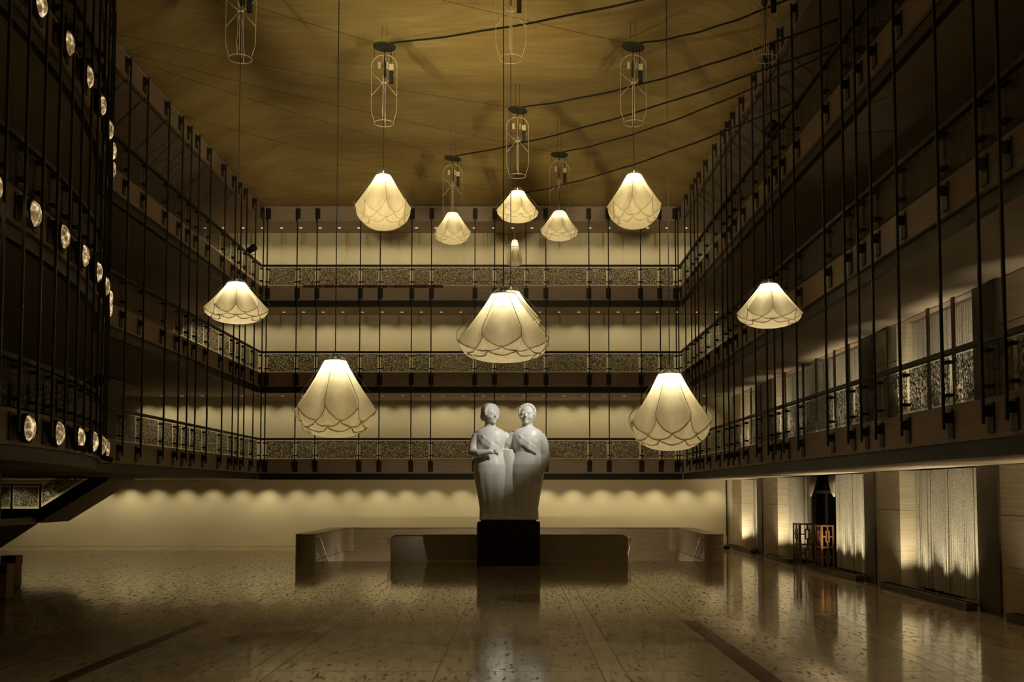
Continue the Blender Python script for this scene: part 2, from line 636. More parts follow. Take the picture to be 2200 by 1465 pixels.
# stairwell
pb = MB()
pb.box(PIT[0] - 0.1, PIT[1] + 0.1, PIT[2], PIT[3] + 0.1, -2.7, -2.6)
pb.box(PIT[0], PIT[0] + 0.04, PIT[2], PIT[3], -2.6, 0.0).box(PIT[1] - 0.04, PIT[1], PIT[2], PIT[3], -2.6, 0.0)
pb.box(PIT[0] + 0.04, PIT[1] - 0.04, PIT[3] - 0.04, PIT[3], -2.6, 0.0).box(PIT[0] - 0.1, PIT[1] + 0.1, PIT[2] - 0.1, PIT[2], -2.6, -0.31)
struct('wall_stairwell', pb, 'pit', 'travertine lining of the sunken stairwell')


# ------------------------------------------------------------------ balconies
def line_frame(p0, p1):
    l = math.hypot(p1[0] - p0[0], p1[1] - p0[1])
    t = ((p1[0] - p0[0]) / l, (p1[1] - p0[1]) / l)
    return lambda s: (p0[0] + t[0] * s, p0[1] + t[1] * s), lambda s: t, l


def make_mesh_cache():
    rodz0, rodz1 = 4.22, TOP1 - 0.12
    w = 0.027
    c = {}
    c['rod'] = MB().box(-w, w, -w, w, rodz0, rodz1).mesh('rod', M['bronze'])
    # plates are set on the fascia behind the rod (+y is towards the fascia)
    c['plate'] = MB().box(-0.125, 0.125, 0.125, 0.155, 0, 0.56).box(-0.05, 0.05, 0.03, 0.13, 0.30, 0.50).mesh('bracket_plate', M['bronze'])
    c['clip'] = MB().box(-0.10, 0.14, 0.03, 0.16, -0.03, 0.03).mesh('clip', M['bronze'])
    return c


CACHE = make_mesh_cache()
ROD_OFF = 0.16
screen_count = 0


def add_rod(p, t, n, label, group):
    """p on the fascia line, t tangent, n normal into the hall"""
    x, y = p[0] + n[0] * ROD_OFF, p[1] + n[1] * ROD_OFF
    e = thing('hanging_rod', label, 'rod', (x, y, 0), group)
    e.rotation_euler = (0, 0, math.atan2(-n[1], -n[0]) - PI / 2)
    link('rod', CACHE['rod'], e, world=False)
    for z in [tt['f0'] + 0.08 for tt in TIERS] + [TOP0 + 0.12]:
        link('bracket_plate', CACHE['plate'], e, (0, 0, z), world=False)
    for tt in TIERS:
        for z in (tt['f1'] + 0.20, tt['rail'] - 0.26):
            link('clip', CACHE['clip'], e, (0, 0, z), world=False)
    return e


def balcony(tier, pos, tan, side, stations, ends, label, base):
    """side=+1: hall lies to the left of the running direction"""
    t_ = TIERS[tier]
    e = thing('balcony', label, 'balcony', (*pos((ends[0] + ends[1]) / 2), 0))
    e.location.z = t_['f0']
    ss = [ends[0]] + list(stations) + [ends[1]]
    band, rail, sill = MB(), MB(), MB()
    for s0, s1 in zip(ss, ss[1:]):
        if s1 - s0 < 0.05:
            continue
        a, c = pos(s0), pos(s1)
        if side < 0:
            a, c = c, a
        # seg offset axis is left of a->c: towards the hall
        l = math.hypot(c[0] - a[0], c[1] - a[1])
        g = 0.006 / l
        a2 = (a[0] + (c[0] - a[0]) * g, a[1] + (c[1] - a[1]) * g)
        c2 = (c[0] - (c[0] - a[0]) * g, c[1] - (c[1] - a[1]) * g)
        obj('fascia_panel', MB().seg(a2, c2, -0.14, 0.0, t_['f0'], t_['f1']), 'fascia', e)
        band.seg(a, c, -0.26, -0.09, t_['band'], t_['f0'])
        rail.seg(a, c, -0.06, 0.05, t_['rail'] - 0.10, t_['rail'])
        sill.seg(a, c, -0.10, -0.03, t_['f1'], t_['f1'] + 0.025)
        # openwork screen
        if l > 0.35:
            ang = math.atan2(c[1] - a[1], c[0] - a[0])
            hl = l / 2 - 0.085
            zc = (t_['f1'] + t_['rail'] - 0.08) / 2
            hz = (t_['rail'] - 0.1 - t_['f1']) / 2 - 0.055
            key = (round(hl, 3), round(hz, 3))
            if key not in CACHE:
                CACHE[key] = MB().box(-hl, hl, -0.008, 0.008, -hz, hz).mesh('screen_panel', M['screen'])
            o = link('screen_panel', CACHE[key], e)
            mx_, my_ = (a[0] + c[0]) / 2, (a[1] + c[1]) / 2
            ux, uy = (c[0] - a[0]) / l, (c[1] - a[1]) / l
            o.location = (mx_ + ux * 0.03, my_ + uy * 0.03, zc)
            nx, ny = -uy, ux
            o.location.x -= nx * 0.02
            o.location.y -= ny * 0.02
            o.rotation_euler = (0, 0, ang)
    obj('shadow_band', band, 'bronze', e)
    obj('handrail', rail, 'bronze', e)
    obj('sill', sill, 'fascia', e)
    return e


def top_fascia(pos, side, stations, ends, label):
    e = thing('top_fascia', label, 'fascia', (*pos((ends[0] + ends[1]) / 2), TOP0))
    ss = [ends[0]] + list(stations) + [ends[1]]
    for s0, s1 in zip(ss, ss[1:]):
        if s1 - s0 < 0.05:
            continue
        a, c = pos(s0), pos(s1)
        if side < 0:
            a, c = c, a
        obj('fascia_panel', MB().seg(a, c, -0.14, 0.0, TOP0, TOP1), 'fascia', e)
    return e


ORD = ['lowest', 'middle', 'highest']
_U = ['', 'first', 'second', 'third', 'fourth', 'fifth', 'sixth', 'seventh', 'eighth', 'ninth', 'tenth', 'eleventh', 'twelfth', 'thirteenth', 'fourteenth', 'fifteenth', 'sixteenth', 'seventeenth', 'eighteenth', 'nineteenth']


def nth(i):
    if i < 20:
        return _U[i]
    t = {2: 'twent', 3: 'thirt', 4: 'fort'}[i // 10]
    return t + 'ieth' if i % 10 == 0 else t + 'y-' + _U[i % 10]


# back run: along x at y = YB, hall towards -y
bx = [(p - 1112) * 0.02418 for p in (571.6, 636, 678.8, 772.7, 815.5, 883.7, 926, 1020, 1062.5, 1130.4, 1173, 1266, 1308, 1377.4, 1419, 1453)]
posB = lambda s: (s, YB)
for k in range(3):
    e = balcony(k, posB, None, -1, bx, (XL, XR), ORD[k] + ' balcony across the far end of the hall', 0)
    t_ = TIERS[k]
    d = MB().box(XFAR if k < 2 else XUP, XW, YB + 0.14, YW, t_['band'] + 0.02, t_['f1'] - 0.05)
    obj('deck', d, 'soffit', e)
top_fascia(posB, -1, bx, (XL, XR), 'stone band under the gold ceiling at the far end')
for i, s in enumerate(bx):
    add_rod((s, YB), (1, 0), (0, -1), 'slender dark rod before the far balconies, %s from the left' % nth(i + 1), 'rods across the far balconies')
# right run: along y at x = XR, hall towards -x
ry = [6.6, 8.2, 10.0, 11.0, 12.6, 14.8, 16.4, 17.4, 18.3, 20, 22.2, 23.8, 24.8, 25.8, 27.5, 30.4, 32.05, 33.05, 34.05, 35.7, 37.75, 39.3, 40.3, 41.3, 43, 45.1, 46.8, 47.7, 48.7, 50.4, 52.6]
posR = lambda s: (XR, s)
for k in range(3):
    e = balcony(k, posR, None, 1, ry, (Y0, YB), ORD[k] + ' balcony along the right side of the hall', 0)
    t_ = TIERS[k]
    obj('deck', MB().box(XR + 0.14, XW, Y0, YB + 0.13, t_['band'] + 0.02, t_['f1'] - 0.05), 'soffit', e)
top_fascia(posR, 1, ry, (Y0, YB), 'stone band under the gold ceiling on the right side')
for i, s in enumerate(ry):
    add_rod((XR, s), (0, 1), (-1, 0), 'slender dark rod before the right balconies, %s from the far corner' % nth(len(ry) - i), 'rods along the right balconies')
# left straight run
ly = [34.3, 35.95, 38.2, 39.8, 40.85, 41.9, 43.5, 45.7, 47.4, 48.4, 49.4, 51.1, 52.7]
posL = lambda s: (XL, s)
YJ = ARC_C[1] + ARC_R * math.sin(TH_END)
for k in range(3):
    e = balcony(k, posL, None, -1, ly, (YJ, YB), ORD[k] + ' straight balcony on the left side beyond the curved front', 0)
    t_ = TIERS[k]
    za, zb_ = t_['band'] + 0.02, t_['f1'] - 0.05
    dk = MB().box(-18.35, XL - 0.14, YJ, YB + 0.13, za, zb_)
    if k < 2:
        dk.box(XFAR, -18.35, YJ, 42.5, za, zb_).box(XFAR, -18.35, 49.3, YB + 0.13, za, zb_).box(XFAR, -25.0, 42.5, 49.3, za, zb_)
    obj('deck', dk, 'soffit', e)
top_fascia(posL, -1, ly, (YJ, YB), 'stone band under the gold ceiling on the left side')
for i, s in enumerate(ly):
    add_rod((XL, s), (0, 1), (1, 0), 'slender dark rod before the straight left balconies, %s from the far corner' % nth(len(ly) - i), 'rods along the straight left balconies')
# left curved run: arc length from th = 0
posA = lambda s: (ARC_C[0] + ARC_R * math.cos(s / ARC_R), ARC_C[1] + ARC_R * math.sin(s / ARC_R))
JS = [ARC_R * (0.097 + 0.0521 * i) for i in range(-4, 7)]
ast = []
for s in JS:
    ast += [s - 0.52, s + 0.46]
S0, S1 = JS[0] - 2.0, ARC_R * TH_END
ast = [s for s in ast if S0 + 0.2 < s < S1 - 0.2]
for k in range(3):
    e = balcony(k, posA, None, -1, ast, (S0, S1), ORD[k] + ' curved balcony at left with round glass lamps on its front', 0)
    t_ = TIERS[k]
    poly = [posA(S0 + (S1 - S0) * i / 24) for i in range(25)]
    poly = [(x - 0.14, y) for x, y in poly]
    poly += [(-24.0, YJ - 0.02), (-24.0, poly[0][1])]
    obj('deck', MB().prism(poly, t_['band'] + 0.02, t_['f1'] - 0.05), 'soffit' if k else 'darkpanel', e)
top_fascia(posA, -1, ast, (S0, S1), 'dark stone band at the top of the curved left front')
struct('wall_curved', MB().box(-24.3, -24.0, 8, YJ, TIERS[0]['f1'], 18.2), 'darkwall', 'dark wall behind the curved left balconies')
struct('trim_3', MB().prism([(x - 0.14, y) for x, y in [posA(S0 + (S1 - S0) * i / 24) for i in range(25)]] + [(-24.0, YJ), (-24.0, posA(S0)[1])], TOP0 + 0.06, TOP0 + 0.3), 'soffit', 'ceiling above the curved left gallery')
for i, s in enumerate(ast):
    th = s / ARC_R
    add_rod(posA(s), (-math.sin(th), math.cos(th)), (math.cos(th), math.sin(th)), 'slender dark rod before the curved left balconies, %s from its far end' % nth(len(ast) - i), 'rods along the curved left balconies')

# ------------------------------------------------------------------ downlights along the far wall
def down_proto():
    body = MB().lathe([(0.085, 0.0), (0.085, 0.05), (0.10, 0.05), (0.10, -0.012), (0.085, -0.012)], 16, cap=False)
    return body.mesh('trim_ring', M['white']), MB().lathe([(0.085, -0.004), (0.0, -0.004)], 16, cap=False).mesh('lens', M['downlens'])


RING, LENS = down_proto()
WASH = [(TOP0 + 0.06, 54.55, -16.9, 11.0, 1.04, 'small recessed downlight above the highest gallery', 'downlights above the highest gallery'),
        (TIERS[2]['band'] + 0.02, 54.75, -17.9, 11.0, 1.06, 'small recessed downlight above the middle gallery', 'downlights above the middle gallery'),
        (TIERS[1]['band'] + 0.02, 54.85, -20.2, 11.0, 1.08, 'small recessed downlight above the lowest gallery', 'downlights above the lowest gallery'),
        (TIERS[0]['band'] + 0.02, 54.75, -27.0, 11.0, 1.5, 'small recessed downlight over the ground floor back wall', 'downlights over the ground floor')]
for zi, (z, y, xa, xb, st, lab, grp) in enumerate(WASH):
    x = xa
    di = 0
    while x < xb:
        di += 1
        e = thing('downlight', '%s, %s from the left' % (lab, nth(di)), 'downlight', (x, y, z - 0.001), grp)
        link('trim_ring', RING, e, world=False)
        link('lens', LENS, e, world=False)
        l = spot('wash_light', (0, 0, 0), (0, 1, 0), P_WASH * (st / 1.04) * (1.15 if zi == 3 else 1.0) * random.uniform(0.75, 1.2), 104, 0.9, CREAM, 0.06)
        l.parent = e
        l.location = (0, 0, -0.03)
        l.rotation_euler = Vector((random.uniform(-0.1, 0.1), 0.42, -1.6)).to_track_quat('-Z', 'Y').to_euler()
        x += st


# ------------------------------------------------------------------ round glass lamps on the curved front
rim_m = MB().lathe([(0.20, -0.02), (0.30, 0.0), (0.31, 0.04), (0.31, 0.115), (0.285, 0.135), (0.265, 0.12)], 28).mesh('rim', M['bronze'], True)
lens_b = MB()
R_ = [(0.275, 0.12, 12, 0), (0.215, 0.19, 12, 0.5), (0.11, 0.225, 12, 0), (0.0, 0.31, 12, 0)]
lens_b.lathe([(r, z) for r, z, _, _ in R_[:3]] + [(0.001, 0.23)], 12)
lens_m = lens_b.mesh('lens', M['jewel'])
stem_m = MB().lathe([(0.06, -0.2), (0.06, 0.0)], 10).mesh('mount', M['bronze'])
for k in range(3):
    for ji, s in enumerate(JS):
        th = s / ARC_R
        p = posA(s)
        z = TIERS[k]['f0'] + 0.355
        e = thing('round_lamp', 'lit round faceted glass lamp on the %s curved front, %s from its far end' % (ORD[k], nth(len(JS) - ji)), 'lamp', (p[0] + math.cos(th) * 0.05, p[1] + math.sin(th) * 0.05, z), 'round glass lamps on the %s curved front' % ORD[k])
        e.rotation_euler = (0, math.radians(90), th)
        for nm, me in (('rim', rim_m), ('lens', lens_m)):
            link(nm, me, e, world=False)


# ------------------------------------------------------------------ pendant lamps
def smoothnoise(a, b_, c):
    return mnoise.noise(Vector((a, b_, c)))


def pendant(label, X, Y, Z, zf, zw, zb, rw, n=8, closed=False, power=P_PENDANT, seed=0, cord_top=17.6):
    e = thing('pendant_lamp', label, 'lamp', (X, Y, Z))
    rt = 0.24 if not closed else 0.13
    off = seed * 0.37
    sag_amt = 0.22 if not closed else 0.1

    def surf(phi, v):
        """v 0..1 skirt, 1..2 bowl -> local point"""
        u = ((phi - off) / (2 * PI / n)) % 1.0
        sg = math.sin(PI * u)
        if v <= 1:
            t = v
            r = rt + (rw - rt) * (t ** 1.08)
            r *= 1 - sag_amt * sg * t * (0.35 + 0.65 * t)
            z = zf + (zw - zf) * t
            z -= 0.03 * sg * t
            r += 0.012 * smoothnoise(phi * 3 + seed, t * 1.5, seed) * t
        else:
            q = v - 1
            r = rw * (math.cos(q * PI / 2) ** 0.85)
            r *= 1 - sag_amt * sg * (1 - q) ** 1.3
            z = zw - (zw - zb) * math.sin(q * PI / 2) ** 0.9
            z -= 0.03 * sg * (1 - q)
            r += 0.022 * smoothnoise(phi * 4 + seed, q * 6, seed + 5) * (1 - q)
        return (r * math.cos(phi), r * math.sin(phi), z)

    def hem(i, phi):
        u = ((phi - off) / (2 * PI / n)) % 1.0
        s_ = abs(math.sin(PI * u)) ** 0.75
        c_ = abs(math.cos(PI * u)) ** 0.75
        jag = 0.028 * smoothnoise(phi * 9, i * 3.1, seed * 2.3) + 0.012 * smoothnoise(phi * 31, i, seed)
        if closed:
            return [1.0 + 0.3 * s_, 2, 2, 2][i] + (jag if i == 0 else 0)
        return [1.0 + 0.25 * s_, 1.27 + 0.18 * c_, 1.47 + 0.14 * s_, 2.0][i] + (jag if i < 3 else 0)

    seg = 2 * PI / n
    names = ['skirt_petal', 'petal', 'petal', 'bottom_petal']
    for i in range(2 if closed else 4):
        for k in range(n):
            a0 = off + k * seg - (seg / 2 if i == 1 or i == 3 else 0)
            mb = MB()
            nu, nv = 12, (9 if i == 0 else 5)
            for a in range(nu + 1):
                phi = a0 + seg * (a / nu) * 1.0
                v0 = 0.0 if i == 0 else hem(i - 1, phi) - 0.06
                v1 = min(hem(i, phi), 1.995)
                for c in range(nv + 1):
                    p = surf(phi, v0 + (v1 - v0) * c / nv)
                    sc = 1.0 + (0.012 - 0.012 * i) + (0.02 * (c / nv) ** 3 if i < 3 else 0)
                    mb.v.append((p[0] * sc, p[1] * sc, p[2]))
            for a in range(nu):
                for c in range(nv):
                    q = a * (nv + 1) + c
                    mb.f.append((q, q + 1, q + nv + 2, q + nv + 1))
            po = obj(names[i], mb, 'fabric', e, True, world=False)
            if i < 3:
                obj('hem', MB().tube([mb.v[a * (nv + 1) + nv] for a in range(nu + 1)], 0.005, 5), 'hem', po, True, world=False)
    for k in range(n):
        phi = off + k * seg
        cs, sn = math.cos(phi), math.sin(phi)
        pts = [(0.05, -0.01), (0.11, 0.0 - 0.02), (rt * 0.8, zf * 0.55), (rt + 0.02, zf + 0.01), (rw * 1.055, zw + 0.15), (rw * 1.05, zw - 0.01)]
        if closed:
            pts = [(0.05, -0.01), (rt + 0.02, zf), (rw + 0.05, zw * 0.9), (rw, zw)]
        obj('strut', MB().tube([(r * cs, r * sn, z) for r, z in pts], 0.0055, 5), 'wire', e, True, world=False)
    ring = [(rt * math.cos(2 * PI * j / 24), rt * math.sin(2 * PI * j / 24), zf + 0.015) for j in range(24)]
    obj('crown_ring', MB().tube(ring, 0.009, 5, closed=True), 'chrome', e, True, world=False)
    obj('lamp_head', MB().lathe([(0.02, 0.02), (0.055, 0.0), (0.055, -0.05), (0.03, -0.09), (0.03, zf - 0.04), (0.07, zf - 0.05), (0.07, zf - 0.08), (0.01, zf - 0.09)], 14), 'chrome', e, True, world=False)
    obj('cord', MB().tube([(0, 0, 0.01), (0, 0, cord_top - Z)], 0.011, 5), 'black', e, world=False)
    l = bpy.data.lights.new('lamp_light', 'POINT')
    l.energy = power
    l.color = (1.0, 0.87, 0.60)
    l.shadow_soft_size = 0.06
    lo = link('lamp_light', l, e, (0, 0, zf - 0.22), world=False)
    return e


MZ = 17.6
LAMPS = [('largest glowing silk pendant lamp, hanging lowest above the statue in front', -0.28, 20.0, 7.03, -0.15, -1.09, -1.47, 0.92),
         ('deep glowing silk pendant lamp hanging low to the left of the statue', -4.03, 22.5, 6.05, -0.16, -1.24, -1.85, 0.89),
         ('deep glowing silk pendant lamp hanging low to the right of the statue', 3.28, 22.0, 5.68, -0.14, -1.18, -1.79, 0.89),
         ('shallow silk pendant lamp nearest the left balconies, leftmost of all', -7.73, 27.9, 8.88, -0.14, -0.87, -1.24, 0.86),
         ('silk pendant lamp mostly hidden behind the largest lamp in the centre', -0.19, 27.9, 8.68, -0.19, -0.93, -1.32, 0.84),
         ('shallow silk pendant lamp nearest the right balconies, rightmost of all', 6.92, 27.9, 8.84, -0.14, -0.93, -1.32, 0.88),
         ('deep silk pendant lamp hanging high, left of the upper pair', -4.38, 32.9, 13.50, -0.19, -1.20, -1.96, 0.90),
         ('deep silk pendant lamp hanging high, right of the upper pair', 3.80, 32.9, 13.52, -0.19, -1.17, -1.94, 0.86),
         ('medium silk pendant lamp hanging high in the centre above the folded lamp', 0.0, 38.5, 14.62, -0.18, -0.92, -1.32, 0.80),
         ('small silk pendant lamp touching its frame ring, left of the far pair', -2.85, 44.2, 15.29, -0.12, -0.97, -1.44, 0.81),
         ('small silk pendant lamp touching its frame ring, right of the far pair', 1.81, 43.7, 15.23, -0.12, -0.92, -1.35, 0.81),
         ('narrow folded silk pendant lamp still closed, farthest in the centre', -0.14, 50.0, 15.57, -0.14, -1.23, -1.40, 0.37)]
for i, L in enumerate(LAMPS):
    pendant(L[0], *L[1:], n=8 if i != 3 else 9, closed=(i == 11), seed=i + 1, power=P_PENDANT * (0.18 if i == 11 else 0.75 if i > 7 else 1.0))


# ------------------------------------------------------------------ winch frames above the lamps
def winch(label, X, Y, tilt):
    e = thing('winch_frame', label, 'winch', (X, Y, MZ))
    dsc = MB().lathe([(0.36, 0.0), (0.375, 0.012), (0.375, 0.035), (0.36, 0.05)], 32)
    ca, sa = math.cos(tilt), math.sin(tilt)
    dsc.v = [(x * ca + z * sa, y, -x * sa + z * ca) for x, y, z in dsc.v]
    obj('disc', dsc, 'disc', e, world=False)
    for nm, ax in (('frame', 0), ('cross_frame', 1)):
        fr = MB()
        W = 0.42 if ax == 0 else 0.30
        for s in (-1, 1):
            pts = [(s * 0.30, -2.52), (s * 0.40, -2.2), (s * W, -2.0), (s * W, -0.75)]
            for q in range(7):
                w = PI / 2 * q / 6
                pts.append((s * W * math.cos(w), -0.62 + 0.38 * math.sin(w)))
            P3 = [(a, 0, z) if ax == 0 else (0, a, z) for a, z in pts]
            fr.tube(P3, [0.008] * 4 + [0.016] * 7, 5)
            for p, q in ((((s * W, -0.85), (s * 0.05, -1.18)) if ax == 0 else ((s * W, -1.0), (s * 0.05, -1.2))), ((s * 0.06, -1.2), (s * W, -1.62))):
                fr.tube([(p[0], 0, p[1]) if ax == 0 else (0, p[0], p[1]), (q[0], 0, q[1]) if ax == 0 else (0, q[0], q[1])], 0.010, 5)
        obj(nm, fr, 'frame', e, True, world=False)
    ring = [(0.32 * math.cos(2 * PI * j / 32), 0.32 * math.sin(2 * PI * j / 32), -2.54) for j in range(32)]
    obj('guide_ring', MB().tube(ring, 0.012, 6, closed=True), 'frame', e, True, world=False)
    wh = MB()
    n = 20
    for x in (-0.03, 0.03):
        for j in range(n):
            w = 2 * PI * j / n
            wh.v.append((x, 0.30 * math.cos(w), -0.72 + 0.30 * math.sin(w)))
    wh.f = [tuple(range(n - 1, -1, -1)), tuple(range(n, 2 * n))] + [(j, (j + 1) % n, n + (j + 1) % n, n + j) for j in range(n)]
    obj('cable_wheel', wh, 'black', e, world=False)
    obj('motor', MB().box(0.17, 0.30, -0.07, 0.07, -1.20, -0.80), 'black', e, world=False)
    obj('control_box', MB().box(0.16, 0.31, -0.08, 0.08, -0.78, -0.58).box(-0.20, -0.11, -0.04, 0.04, -0.72, -0.50).box(0.06, 0.13, -0.04, 0.04, -0.72, -0.50), 'frame', e, world=False)
    obj('guide_rods', MB().tube([(-0.03, 0, -1.0), (-0.03, 0, -2.3)], 0.009, 5).tube([(0.03, 0.02, -1.0), (0.03, 0.02, -2.5)], 0.009, 5).tube([(-0.08, 0, -1.18), (0.08, 0, -1.18)], 0.03, 6), 'frame', e, world=False)
    hg = MB()
    for s in (-1, 1):
        hg.tube([(s * 0.33, 0, 0.02), (s * 0.33, 0, -0.36)], 0.006, 4)
    hg.tube([(0, 0, 0.02), (0, 0, -0.5)], 0.02, 6).tube([(0.22, 0, 0.02), (0.22, 0, -0.6)], 0.014, 5)
    top = ceil_z(X, Y) - MZ + 0.03
    for s in (-0.08, 0.08):
        hg.tube([(s, 0, 0.0), (s, 0, top)], 0.006, 4)
    obj('hangers', hg, 'black', e, world=False)
    return e


WN = ['out of sight above the largest lamp', 'above the low lamp left of the statue', 'above the low lamp right of the statue', 'above the leftmost lamp, cut by the top edge', 'in the centre, cut by the top edge', 'above the rightmost lamp, cut by the top edge',
      'above the left lamp of the upper pair', 'above the right lamp of the upper pair', 'above the high central lamp', 'above the left lamp of the far pair', 'above the right lamp of the far pair', 'behind the high central lamp, above the folded lamp']
for i, L in enumerate(LAMPS):
    winch('pale cage with motor ' + WN[i], L[1], L[2], random.uniform(-0.12, 0.2))


def cable(name, label, pts, r, sag, grp):
    a, c = Vector(pts[0]), Vector(pts[1])
    P = []
    for i in range(25):
        t = i / 24
        p = a.lerp(c, t)
        p.z -= sag * 4 * t * (1 - t)
        p.z += 0.012 * r / 0.03 * math.sin(i * 1.3)
        P.append(p)
    if r > 0.015:
        P.insert(0, a - Vector((0.05, 0, 0.12)))
    o = obj(name, MB().tube(P, r, 6), 'black', smooth=True)
    tag(o, label, 'cable', grp)


TW = [(-4.38, 32.9, (-11.25, 27.5, 17.9)), (3.8, 32.9, (-10.75, 25.2, 17.9)), (0, 38.5, (XL + 0.05, 32.4, 17.9)), (-2.85, 44.2, (XL + 0.05, 34.0, 17.75)), (1.81, 43.7, (XL + 0.05, 33.6, 17.8)), (-0.14, 50.0, (XL + 0.05, 38.0, 17.4))]
for (x, y, end), nm in zip(TW, [WN[6], WN[7], WN[8], WN[9], WN[10], WN[11]]):
    cable('stay_wire', 'thin wire left from the cage ' + nm, ((x - 0.1, y, MZ + 0.12), end), 0.006, 0.15, 'stay wires')
RC = [(-4.38, 32.9, (XR - 0.1, 22.4, 15.6)), (3.8, 32.9, (XR - 0.1, 25.6, 16.4)), (0, 38.5, (XR - 0.1, 26.2, 15.4)), (-2.85, 44.2, (XR - 0.1, 26.3, 14.8)), (1.81, 43.7, (XR - 0.1, 27.0, 14.85)), (-0.14, 50.0, (XR - 0.1, 30.4, 14.8))]
for (x, y, end), nm in zip(RC, [WN[6], WN[7], WN[8], WN[9], WN[10], WN[11]]):
    cable('power_cable', 'thick black cable right from the cage ' + nm, ((x + 0.12, y, MZ + 0.14), end), 0.03, 0.35, 'power cables')

# ------------------------------------------------------------------ statue (plain generic pair of robed figures) on its plinth
PX, PY, PZ = -0.37, 43.2, 1.75
pl = thing('plinth', 'tall dark square plinth carrying the white statue', 'plinth', (PX, PY, 0))
obj('block', MB().box(-1.29, 1.29, -1.2, 1.2, 0.0, PZ), 'plinth', pl, world=False)
obj('top_step', MB().box(-1.14, 1.14, -1.05, 1.05, PZ, PZ + 0.10), 'plinth', pl, world=False)


def loft(mb, rings, n=28, rib=0.0, ribn=0):
    o = len(mb.v)
    for (cx, cy, z, rx, ry, rb) in rings:
        for j in range(n):
            w = 2 * PI * j / n
            k = 1 + rb * math.cos(w * ribn)
            mb.v.append((cx + rx * k * math.cos(w), cy + ry * k * math.sin(w), z))
    for i in range(len(rings) - 1):
        for j in range(n):
            j2 = (j + 1) % n
            mb.f.append((o + i * n + j, o + i * n + j2, o + (i + 1) * n + j2, o + (i + 1) * n + j))
    mb.f.append(tuple(o + j for j in range(n - 1, -1, -1)))
    mb.f.append(tuple(o + (len(rings) - 1) * n + j for j in range(n)))


def ball(mb, c, rx, ry, rz, n=16):
    prof = []
    o = len(mb.v)
    for i in range(1, n):
        w = PI * i / n
        for j in range(n):
            q = 2 * PI * j / n
            mb.v.append((c[0] + rx * math.sin(w) * math.cos(q), c[1] + ry * math.sin(w) * math.sin(q), c[2] - rz * math.cos(w)))
    for i in range(n - 2):
        for j in range(n):
            j2 = (j + 1) % n
            mb.f.append((o + i * n + j, o + i * n + j2, o + (i + 1) * n + j2, o + (i + 1) * n + j))
    mb.f.append(tuple(o + j for j in range(n - 1, -1, -1)))
    mb.f.append(tuple(o + (n - 2) * n + j for j in range(n)))


def figure(mb, cx, side, turn):
    # long robe with soft folds, from the hem up to the shoulders
    N = 20
    R = []
    prof = [(0.00, 0.56, 0.50), (0.12, 0.54, 0.47), (0.5, 0.52, 0.45), (1.0, 0.58, 0.48), (1.5, 0.66, 0.53), (2.0, 0.72, 0.57), (2.35, 0.70, 0.56), (2.65, 0.60, 0.48), (2.9, 0.55, 0.44), (3.15, 0.60, 0.48), (3.4, 0.66, 0.52), (3.62, 0.68, 0.46), (3.80, 0.60, 0.38), (3.92, 0.38, 0.29), (4.0, 0.22, 0.21)]
    for z, rx, ry in prof:
        rb = 0.05 * max(0, 1 - z / 2.4)
        R.append((cx - 0.10 * side * (1 - z / 4) * -1 * 0 + side * 0.10 * min(1, z / 2.2) - side * 0.1, 0, z, rx, ry, rb))
    loft(mb, R, 48, ribn=11)
    # bust
    for s in (-1, 1):
        ball(mb, (cx + s * 0.22, -0.26, 3.30), 0.27, 0.24, 0.30)
    # neck and head
    hx = cx
    K = 1.22
    mb.tube([(hx, 0, 3.80), (hx, -0.02, 4.22)], [0.27, 0.215], 16)
    hc = Vector((hx, -0.03, 4.48))
    ct, st_ = math.cos(turn), math.sin(turn)

    def hp(x, y, z):
        x, y, z = x * K, y * K, z * K
        return (hc.x + x * ct - y * st_, hc.y + x * st_ + y * ct, hc.z + z)

    def hb(c, rx, ry, rz, n):
        ball(mb, hp(*c), rx * K, ry * K, rz * K, n)
    # skull, jaw, hair cap with rolled edge, bun, cheeks, nose, brows, lids, ears, lips, chin
    hb((0, 0, 0), 0.265, 0.30, 0.36, 20)
    hb((0, -0.06, -0.12), 0.225, 0.23, 0.25, 16)
    hb((0, 0.07, 0.11), 0.305, 0.30, 0.32, 18)
    hb((0, 0.34, -0.02), 0.17, 0.17, 0.19, 12)
    for a in range(11):
        w = PI * (-0.12 + 1.24 * a / 10)
        hb((0.275 * math.cos(w), -0.09, 0.10 + 0.25 * math.sin(w)), 0.066, 0.08, 0.066, 8)
    for s in (-1, 1):
        hb((s * 0.11, -0.215, -0.09), 0.11, 0.07, 0.10, 10)
        hb((s * 0.105, -0.275, 0.065), 0.075, 0.035, 0.02, 8)
        hb((s * 0.105, -0.268, 0.01), 0.048, 0.03, 0.022, 8)
        hb((s * 0.275, 0.02, -0.03), 0.035, 0.06, 0.08, 8)
    mb.tube([hp(0, -0.275, 0.06), hp(0, -0.345, -0.07), hp(0, -0.285, -0.10)], [0.026 * K, 0.044 * K, 0.026 * K], 8)
    hb((0, -0.275, -0.165), 0.07, 0.03, 0.016, 8)
    hb((0, -0.268, -0.197), 0.055, 0.03, 0.018, 8)
    hb((0, -0.235, -0.275), 0.085, 0.07, 0.06, 10)
    # shawl folds from the shoulders crossing over the chest
    for q in range(4):
        o_ = 0.085 * q
        mb.tube([(cx - 0.56, -0.12, 3.80 - o_), (cx - 0.28, -0.44, 3.52 - o_), (cx + 0.05, -0.52, 3.26 - o_), (cx + 0.38, -0.42, 3.06 - o_)], 0.045, 8)
        mb.tube([(cx + 0.56, -0.12, 3.80 - o_), (cx + 0.30, -0.42, 3.54 - o_), (cx + 0.02, -0.51, 3.30 - o_)], 0.045, 8)


def arm(mb, pts, rad):
    mb.tube(pts, rad, 14)


